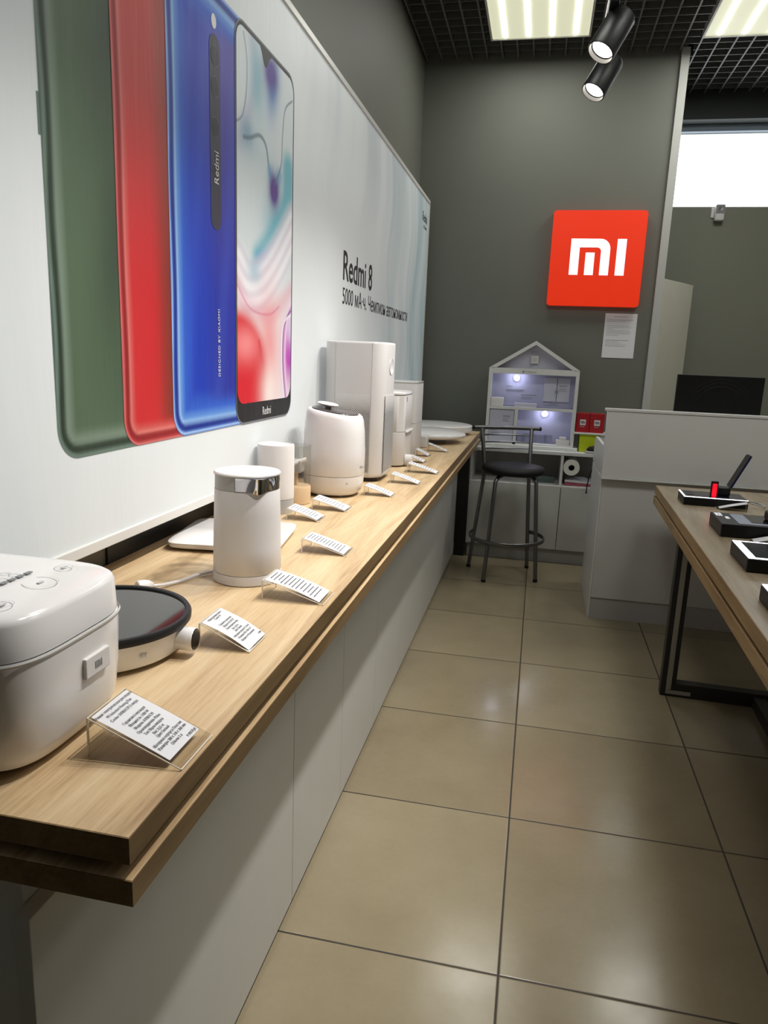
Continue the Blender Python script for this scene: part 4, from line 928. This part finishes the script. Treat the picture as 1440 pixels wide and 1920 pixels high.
# small wardrobe, furniture fronts, devices and text lines in the rooms
yb = DP-0.041
bm = bmesh.new()
for x0, x1 in ((0.075, 0.160), (0.164, 0.248)): 
    box(bm, x0, x1, yb-0.012, yb, 1.095-hz, 1.255-hz, bev=0.001)
wr = build('wardrobe', bm, M['lilac_pale'], dh)
bm = bmesh.new()
for x in (0.153, 0.169): box(bm, x-0.002, x+0.002, yb-0.016, yb-0.0125, 1.15-hz, 1.172-hz)
build('wardrobe_handle', bm, M['mark_grey'], wr)
bm = bmesh.new(); box(bm, -0.278, -0.190, 0.02, 0.07, 1.0505-hz, 1.110-hz, bev=0.006); build('white_device', bm, M['matte'], dh, True)
bm = bmesh.new(); box(bm, -0.115, 0.035, 0.02, 0.06, 1.0505-hz, 1.078-hz, bev=0.001); build('low_chest', bm, M['lilac_pale'], dh)
bm = bmesh.new(); box(bm, -0.115, 0.035, 0.0188, 0.0197, 1.0635-hz, 1.0645-hz); box(bm, -0.19, -0.115, 0.045, 0.048, 1.0505-hz, 1.060-hz); box(bm, 0.036, 0.278, 0.045, 0.048, 1.0505-hz, 1.058-hz); build('drawer_line', bm, M['lilac_dark'], dh)
bm = bmesh.new(); x = -0.083
for w_, h_ in ((0.04, 0.05), (0.012, 0.055), (0.075, 0.062), (0.065, 0.055), (0.008, 0.06), (0.04, 0.058)):
    box(bm, x, x+w_-0.002, yb-0.01-0.004*(w_ < 0.02), yb, 0.0345, 0.0345+h_); x += w_
build('kitchen_fronts', bm, M['lilac_dark'], dh)
bm = bmesh.new(); box(bm, 0.185, 0.274, 0.02, 0.06, 0.0345, 0.070, bev=0.002); box(bm, 0.205, 0.25, 0.025, 0.055, 0.0705, 0.09, bev=0.004); build('white_device', bm, M['matte'], dh)
rnd = random.Random(4)
def lines(x0, z0, rows, wmax, yy, hgt=0.0035, gap=0.0062, name='caption_lines'):
    bm = bmesh.new()
    for i in range(rows):
        x = x0; xe = x0+wmax*rnd.uniform(0.7, 1.0)
        while x < xe:
            l = rnd.uniform(0.006, 0.018); box(bm, x, min(x+l, xe), yy-0.0008, yy-0.0002, z0-i*gap, z0-i*gap+hgt); x += l+0.002
    build(name, bm, M['mark_grey'], dh)
lines(-0.180, 1.185-hz, 1, 0.055, yb); lines(-0.180, 1.165-hz, 3, 0.13, yb, 0.002); lines(-0.075, 1.130-hz, 1, 0.12, yb); lines(-0.075, 1.115-hz, 3, 0.09, yb, 0.002)
lines(0.175, 1.205-hz, 2, 0.06, yb-0.012); lines(0.175, 1.185-hz, 4, 0.055, yb-0.012, 0.002); lines(0.12, 1.078-hz, 1, 0.07, yb); lines(0.08, 1.068-hz, 1, 0.15, yb, 0.002)
lines(-0.185, 0.985-hz, 2, 0.055, 0.012); lines(-0.185, 0.968-hz, 4, 0.045, 0.012, 0.002); lines(-0.268, 0.885-hz, 1, 0.05, 0.012); lines(-0.268, 0.872-hz, 2, 0.07, 0.012, 0.002); lines(-0.028, 1.425-hz, 2, 0.05, DP-0.05, 0.002)
for x, z in ((-0.113, 1.245), (0.095, 1.010)):
    bm = bmesh.new(); prism(bm, [(0.020*math.cos(a*PI/12), 0.020*math.sin(a*PI/12)) for a in range(24)], (x, yb-0.016, z-hz), (1, 0, 0), (0, 0, 1), 0.003); 
    bmesh.ops.translate(bm, verts=bm.verts, vec=(0, 0.002, 0)); lm = build('room_lamp', bm, M['cool_light'], dh)
    la = bpy.data.lights.new('room_light', 'POINT'); la.energy = 0.30; la.color = (0.8, 0.84, 1.0); la.shadow_soft_size = 0.012
    lo = bpy.data.objects.new('room_lamp_light', la); link(lo, lm); lo.location = (x, yb-0.035, z-hz)

# ------------------------------------------------------------------ bar stool
ST = Vector((-0.118, 4.615, 0)); az = math.radians(18.0)
stl = thing('bar_stool', 'grey metal bar stool with round black seat and slatted low backrest', 'stool', ST, 0)
def W_(x, y, z): return Vector((x, y, z))-ST
feet = {'fl': (-0.247, 4.415), 'fr': (0.071, 4.523), 'bl': (-0.370, 4.729), 'br': (0.012, 4.824)}
HS = 0.69
top = {}
for k, (fx, fy) in feet.items():
    f = Vector((fx, fy, 0)); c = ST + (f-ST)*0.77
    if k in ('bl', 'br'): c = ST + (f-ST)*0.74
    top[k] = c
for k, f in feet.items():
    c = top[k]; bm = bmesh.new()
    if k in ('fl', 'fr'):
        cc = ST + (c-ST)*0.6
        pts = [W_(f[0], f[1], 0.014), W_(c.x, c.y, HS-0.06)] ; pts += [W_(c.x+(cc.x-c.x)*0.35, c.y+(cc.y-c.y)*0.35, HS-0.035), W_(cc.x, cc.y, HS-0.026)]
    else:
        s = -1 if k == 'bl' else 1; perp = Vector((math.cos(az), math.sin(az), 0)); back = Vector((-perp.y, perp.x, 0))
        tp = ST + perp*s*0.165 + back*0.215
        pts = [W_(f[0], f[1], 0.014), W_(c.x, c.y, HS-0.05), W_(c.x+(tp.x-c.x)*0.25, c.y+(tp.y-c.y)*0.25, HS+0.05), W_(tp.x, tp.y, 0.925)]
    tube(bm, pts, 0.0125, 14); lg = build('leg', bm, M['steel'], stl, True, 60)
    bm = bmesh.new(); lathe(bm, [(0.0135, 0.0), (0.0145, 0.002), (0.0140, 0.016), (0.0130, 0.018)], f[0]-ST.x, f[1]-ST.y, 16); build('rubber_foot', bm, M['black_plastic'], lg, True)
perp = Vector((math.cos(az), math.sin(az), 0)); back = Vector((-perp.y, perp.x, 0))
bm = bmesh.new(); lathe(bm, [(0.165, HS-0.018), (0.188, HS-0.016), (0.198, HS-0.004), (0.197, HS+0.010), (0.185, HS+0.024), (0.15, HS+0.031), (0.08, HS+0.034), (0.002, HS+0.034)], n=64); build('seat', bm, M['leather'], stl, True, 70)
def bk(s, z, dy=0.0): 
    t_ = (z-HS-0.05)/(0.925-HS-0.05); wdt = 0.150+0.015*t_; off = 0.165+0.05*t_
    return perp*s*wdt + back*(off+dy) + Vector((0, 0, z))
pts = [perp*s*0.220 + back*(0.215-0.05*(1-(s)**2)*0 + 0.028*(1-abs(s)**2)) + Vector((0, 0, 0.93)) for s in (-1, -0.66, -0.33, 0, 0.33, 0.66, 1)]
bm = bmesh.new(); tube(bm, smooth_path(pts, 3), 0.013, 14); rl = build('back_rail', bm, M['steel'], stl, True, 60)
for s in (-1, 1):
    e = perp*s*0.220 + back*0.215 + Vector((0, 0, 0.93)); dd = (perp*s*0.9).normalized()
    bm = bmesh.new(); tube(bm, [e-dd*0.004, e+dd*0.006, e+dd*0.009], [0.0142, 0.0142, 0.011], 16); build('end_cap', bm, M['black_plastic'], rl, True)
for z in (0.80, 0.84, 0.885):
    a, b_ = bk(-1, z), bk(1, z); pts = [a.lerp(b_, i/8)+back*0.03*math.sin(PI*i/8) for i in range(9)]
    bm = bmesh.new(); tube(bm, pts, 0.005, 8); build('back_slat', bm, M['steel'], stl, True)
# foot ring, a flat hoop open at the back, outside the legs
def foot_at(k, z):
    f = Vector((*feet[k], 0)); return f.lerp(top[k], z/(HS-0.05))
pp = []; zR = 0.255
P4 = [foot_at('bl', zR), foot_at('fl', zR), foot_at('fr', zR), foot_at('br', zR)]
cen = sum(P4, Vector())/4
ang = [math.atan2(p.y-cen.y, p.x-cen.x) for p in P4]
R_ = sum((p-cen).length for p in P4)/4+0.016
a0 = ang[0] % (2*PI); a1 = ang[3] % (2*PI)+2*PI
pts = [W_(cen.x+R_*math.cos(a0-0.10+(a1-a0+0.2)*i/48), cen.y+R_*math.sin(a0-0.10+(a1-a0+0.2)*i/48), zR) for i in range(49)]
for i_, k_ in ((0, 'bl'), (-1, 'br')): pts[i_] = W_(foot_at(k_, zR).x, foot_at(k_, zR).y, zR)
bm = bmesh.new(); tube(bm, pts, 0.007, 10, flat=1.9); build('foot_ring', bm, M['steel'], stl, True, 60)
bm = bmesh.new()
for a, b_ in (('fl', 'br'), ('fr', 'bl')):
    p = ST+(top[a]-ST)*0.5; q = ST+(top[b_]-ST)*0.85; tube(bm, [W_(p.x, p.y, HS-0.027), W_(q.x, q.y, HS-0.027)], 0.008, 8)
build('seat_cross', bm, M['steel'], stl, True)

# ------------------------------------------------------------------ reception desk
rd = thing('reception_desk', 'white reception desk with overhanging upper front panel beyond the oak table', 'reception desk', (0.36, 3.95, 0))
build('body', B(0.004, 1.9, 0.0, 0.62, 0.118, 0.775, bev=0.002), M['white_panel'], rd)
build('plinth', B(0.004, 1.9, 0.006, 0.61, 0.0, 0.1175), M['grey_plastic'], rd)
build('side_panel', B(-0.004, 0.0035, 0.0, 0.66, 0.0, 0.7745, bev=0.002), M['white'], rd)
bm = bmesh.new(); box(bm, -0.006, 1.9, -0.018, 0.030, 0.783, 1.128, bev=0.002); build('upper_panel', bm, M['white'], rd)
build('top_ledge', B(-0.018, 1.9, -0.022, 0.030, 1.1285, 1.142, bev=0.002), M['white'], rd)
build('shelf_edge', B(-0.006, 1.9, -0.030, 0.16, 0.7755, 0.7825, bev=0.002), M['white'], rd)
bm = bmesh.new(); prism(bm, [(0.032, 0.7835), (0.66, 0.7835), (0.66, 0.90), (0.60, 0.935), (0.10, 0.94), (0.032, 0.94)], (-0.004, 0, 0), (0, 1, 0), (0, 0, 1), 0.018); build('end_cheek', bm, M['white'], rd)
mn = thing('monitor', 'black flat monitor seen from behind above the reception desk', 'monitor', (0.97, 4.36, 0.776))
bm = bmesh.new(); box(bm, -0.225, 0.225, 0, 0.022, 0.26, 0.548, bev=0.003); box(bm, -0.16, 0.16, 0.022, 0.045, 0.30, 0.50, bev=0.01); build('housing', bm, M['black_plastic'], mn)
bm = bmesh.new()  # thin raised arcs stand in for reflections on the black housing
for rr_ in (0.128, 0.150, 0.172):
    pts = [(0.01+rr_*math.cos(math.radians(a)), -0.0008, 0.375+rr_*0.9*math.sin(math.radians(a))) for a in range(35, 165, 5)]
    tube(bm, pts, 0.0010, 6)
build('ridge', bm, M['black_matte'], mn)
build('neck', B(-0.03, 0.03, 0.045, 0.07, 0.03, 0.36, bev=0.003), M['black_plastic'], mn)
bm = bmesh.new(); lathe(bm, [(0.12, 0.0), (0.12, 0.008), (0.03, 0.03)], 0, 0.06, 40); build('stand_foot', bm, M['black_plastic'], mn, True)

# ------------------------------------------------------------------ sign, notice, wall camera
sg = thing('wall_sign', 'square orange illuminated sign with white emblem on the back wall', 'sign', (0.302, YB, 2.048))
bm = bmesh.new(); prism(bm, rrect(-0.302, 0.302, -0.306, 0.306, 0.022, 6), (0, -0.004, 0), (1, 0, 0), (0, 0, 1), 0.046); build('light_case', bm, M['sign_orange'], sg)
bm = bmesh.new(); mi_logo(bm, (-0.172, -0.0502, -0.105), (1, 0, 0), (0, 0, 1), 0.357, 0.001); build('emblem', bm, M['sign_white'], sg)
nt_ = thing('wall_notice', 'white printed notice sheet on the back wall below the orange sign', 'notice', (0.506, YB, 1.553), 0)
build('sheet', B(-0.105, 0.105, -0.0022, -0.0012, -0.148, 0.148), M['paper'], nt_)
bm = bmesh.new(); rnd = random.Random(9); z = 0.125
for rowi, (wd, gp) in enumerate([(0.09, 0.02), (0.17, 0.009), (0.12, 0.03), (0.14, 0.011), (0.16, 0.011), (0.04, 0.011), (0.15, 0.010), (0.16, 0.010), (0.15, 0.010), (0.08, 0.034), (0.15, 0.009), (0.08, 0.010), (0.10, 0.011), (0.14, 0.009), (0.13, 0.01)]):
    x = -0.088 if rowi else -0.045; xe = x+wd
    while x < xe:
        l = rnd.uniform(0.006, 0.016); box(bm, x, min(x+l, xe), -0.0027, -0.0023, z, z+(0.0035 if rowi in (0, 10) else 0.0022)); x += l+0.003
    z -= gp
build('lettering', bm, M['mark_grey'], nt_)
wc = thing('security_camera', 'small white and grey security camera under the bright high window', 'security camera', (1.215, YF, 2.47))
build('wall_plate', B(-0.045, -0.005, -0.012, -0.001, 0.01, 0.085, bev=0.004), M['matte'], wc)
build('body', B(-0.024, 0.045, -0.06, -0.0125, -0.018, 0.10, bev=0.014, seg=3), M['matte'], wc, True)
build('front_plate', B(-0.020, 0.041, -0.064, -0.0605, 0.035, 0.097, bev=0.001), M['mark_grey'], wc)
bm = bmesh.new(); prism(bm, [(0.014*math.cos(a*PI/12), 0.014*math.sin(a*PI/12)) for a in range(24)], (0.012, -0.0645, 0.066), (1, 0, 0), (0, 0, 1), 0.004); build('lens', bm, M['glass_black'], wc)

# ------------------------------------------------------------------ oak display table on the right
TA = math.radians(-1.82)
tb = thing('display_table', 'light oak display table with double edge and steel frame on the right', 'table', (0.609, 3.812, 0), -TA*-1)
ZTB = 0.78
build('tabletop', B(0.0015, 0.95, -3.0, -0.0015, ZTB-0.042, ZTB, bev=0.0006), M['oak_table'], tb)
bm = bmesh.new(); box(bm, 0, 0.0013, -3.0, 0, ZTB-0.0418, ZTB-0.0003); box(bm, 0.0013, 0.95, -0.0013, 0, ZTB-0.0418, ZTB-0.0003); build('edge_band', bm, M['oak_edge_table'], tb)
build('shadow_gap', B(0.012, 0.93, -2.98, -0.012, ZTB-0.052, ZTB-0.0425), M['dark'], tb)
build('lower_slab', B(-0.003, 0.95, -3.0, 0.002, ZTB-0.092, ZTB-0.0525, bev=0.003), M['oak_edge_table'], tb)
def loc_(x, y):   # room to table coordinates
    v = Matrix.Rotation(TA*-1*-1, 4, 'Z').inverted() @ Vector((x-0.609, y-3.812, 0)); return v
lg = loc_(0.635, 3.08)
for yy in (lg.y, lg.y-1.9):
    for xx in (lg.x, lg.x+0.86):
        l_ = build('leg', B(xx-0.03, xx+0.03, yy-0.025, yy+0.025, 0.06, ZTB-0.093, bev=0.002), M['dark_steel'], tb)
        build('leg_inlay', B(xx-0.009, xx+0.011, yy-0.0275, yy-0.0252, 0.03, ZTB-0.094), M['alu'], l_)
    build('foot_bar', B(lg.x-0.03, lg.x+0.89, yy-0.025, yy+0.025, 0.0, 0.0595, bev=0.002), M['dark_steel'], tb)
    build('foot_inlay', B(lg.x-0.009, lg.x+0.09, yy-0.028, yy-0.0252, 0.012, 0.028), M['alu'], tb)
build('floor_rail', B(lg.x+0.33, lg.x+0.38, lg.y-1.87, lg.y-0.026, 0.0, 0.05, bev=0.002), M['dark_steel'], tb)

# ------------------------------------------------------------------ demo stands on the table
def dev(x, y, w_, d_, h_, label, style):
    r = thing('demo_stand', label, 'phone stand', (x, y, ZTB), TA, 'phone demo stands on the oak table')
    build('base', B(0, w_, 0, d_, 0.0, h_, bev=0.004), M['black_plastic'], r)
    if style == 'glow':
        bm = bmesh.new(); s = 0.006
        box(bm, 0.001, w_-0.001, 0.001, 0.001+s, h_+0.0002, h_+0.0022); box(bm, 0.001, 0.001+s, 0.001+s, d_-0.001, h_+0.0002, h_+0.0022); build('light_edge', bm, M['led_strip'], r)
        build('top_plate', B(0.009, w_-0.004, 0.009, d_-0.004, h_+0.0002, h_+0.002), M['screen_off'], r)
    if style == 'screen':
        bm = bmesh.new(); s = 0.014
        box(bm, 0.003, w_-0.003, 0.003, 0.003+s*0.7, h_+0.0002, h_+0.0022); box(bm, 0.003, 0.003+s*1.5, 0.003+s*0.7, d_-0.003, h_+0.0002, h_+0.0022); box(bm, 0.003+s*1.5, w_-0.003, d_-0.003-s*0.6, d_-0.003, h_+0.0002, h_+0.0022); build('light_edge', bm, M['led_strip'], r)
        build('screen', B(0.003+s*1.5+0.0005, w_-0.004, 0.0035+s*0.7, d_-0.0035-s*0.6, h_+0.0002, h_+0.0016), M['screen_off'], r)
    return r
d1 = dev(0.652, 3.315, 0.26, 0.17, 0.036, 'phone demo stand with glowing edge and leaning blue phone, farthest on the table', 'glow')
build('number_pad', B(0.02, 0.05, 0.05, 0.15, 0.0382, 0.0392), M['black_matte'], d1)
build('grip_block', B(0.150, 0.20, 0.075, 0.135, 0.0381, 0.075, bev=0.006), M['black_plastic'], d1)
build('red_display', B(0.118, 0.136, 0.040, 0.046, 0.0383, 0.095, bev=0.001), M['red_glow'], d1)
build('display_back', B(0.112, 0.142, 0.047, 0.060, 0.0383, 0.105, bev=0.003), M['black_plastic'], d1)
def phone(x, y, z, lean, L, label, mt, parent=None, rz=TA, Wd=0.076):
    ph = thing('smartphone', label, 'phone', (x, y, z), rz); a = lean
    u = Vector((math.sin(a), 0, math.cos(a))); 
    bm = bmesh.new(); prism(bm, rrect(-Wd/2, Wd/2, 0, L, 0.010, 5), (0, 0, 0), (0, 1, 0), u, 0.0045); build('screen_side', bm, M['black_plastic'], ph)
    bm = bmesh.new(); prism(bm, rrect(-Wd/2, Wd/2, 0, L, 0.010, 5), (0.0046, 0, 0), (0, 1, 0), u, 0.004); build('back_cover', bm, mt, ph)
    return ph
phone(0.848, 3.415, ZTB+0.078, math.radians(24), 0.158, 'blue backed phone leaning on the farthest demo stand', M['blue_back'])
d2 = dev(0.672, 2.72, 0.30, 0.22, 0.048, 'black phone demo stand with white digits, second from the far end of the table', 'plain')
build('silver_plate', B(0.062, 0.29, 0.02, 0.20, 0.0482, 0.0492), material('silver_face', (150, 156, 172), 0.3), d2)
build('black_plate', B(0.11, 0.25, 0.05, 0.20, 0.0494, 0.0504), M['glass_black'], d2)
bm = bmesh.new()
for x, y0, y1 in ((0.010, 0.150, 0.205), (0.018, 0.150, 0.168), (0.018, 0.176, 0.182), (0.018, 0.190, 0.205), (0.026, 0.150, 0.160), (0.026, 0.168, 0.205), (0.036, 0.105, 0.140), (0.043, 0.105, 0.118), (0.043, 0.126, 0.140)):
    box(bm, x, x+0.0055, y0, y1, 0.0482, 0.0488)
build('white_characters', bm, M['number_white'], d2)
build('grip_block', B(0.170, 0.235, 0.08, 0.15, 0.0506, 0.085, bev=0.008), M['black_plastic'], d2)
bm = bmesh.new(); tube(bm, [(0.165, 0.06, 0.06), (0.185, 0.06, 0.075)], 0.008, 14); build('chrome_clasp', bm, M['chrome'], d2, True)
phone(0.862, 2.835, ZTB+0.088, math.radians(16), 0.158, 'dark phone leaning on the second demo stand, cut by the photo edge', M['screen_off'])
d3 = dev(0.642, 2.255, 0.30, 0.23, 0.042, 'phone demo stand with bright white border and dark screen, third from the far end', 'screen')
d4 = dev(0.598, 1.775, 0.30, 0.21, 0.042, 'phone demo stand with bright border cut by the right photo edge, nearest', 'screen')
bm = bmesh.new(); tube(bm, smooth_path([(0.935, 3.36, 0.80), (0.965, 3.345, 0.795), (1.0, 3.38, 0.786), (0.995, 3.47, 0.784), (0.955, 3.51, 0.784), (0.93, 3.47, 0.79)], 8), 0.0028, 8)
tag(build('clear_cable', bm, M['pale_mark'], None, True), 'pale coiled cable beside the glowing demo stand', 'cable')
def table_card(x, y, L, W, label):
    card(x/CAM_SCALE, y/CAM_SCALE, x/CAM_SCALE+L, W, 0.034, label, None, rot=PI-0.12, z=ZTB, bars=0, paper_len=0.9)
table_card(0.900, 3.292, 0.125, 0.055, 'small clear price stand in front of the glowing demo stand')
table_card(0.880, 2.690, 0.125, 0.065, 'small clear price stand in front of the second demo stand')
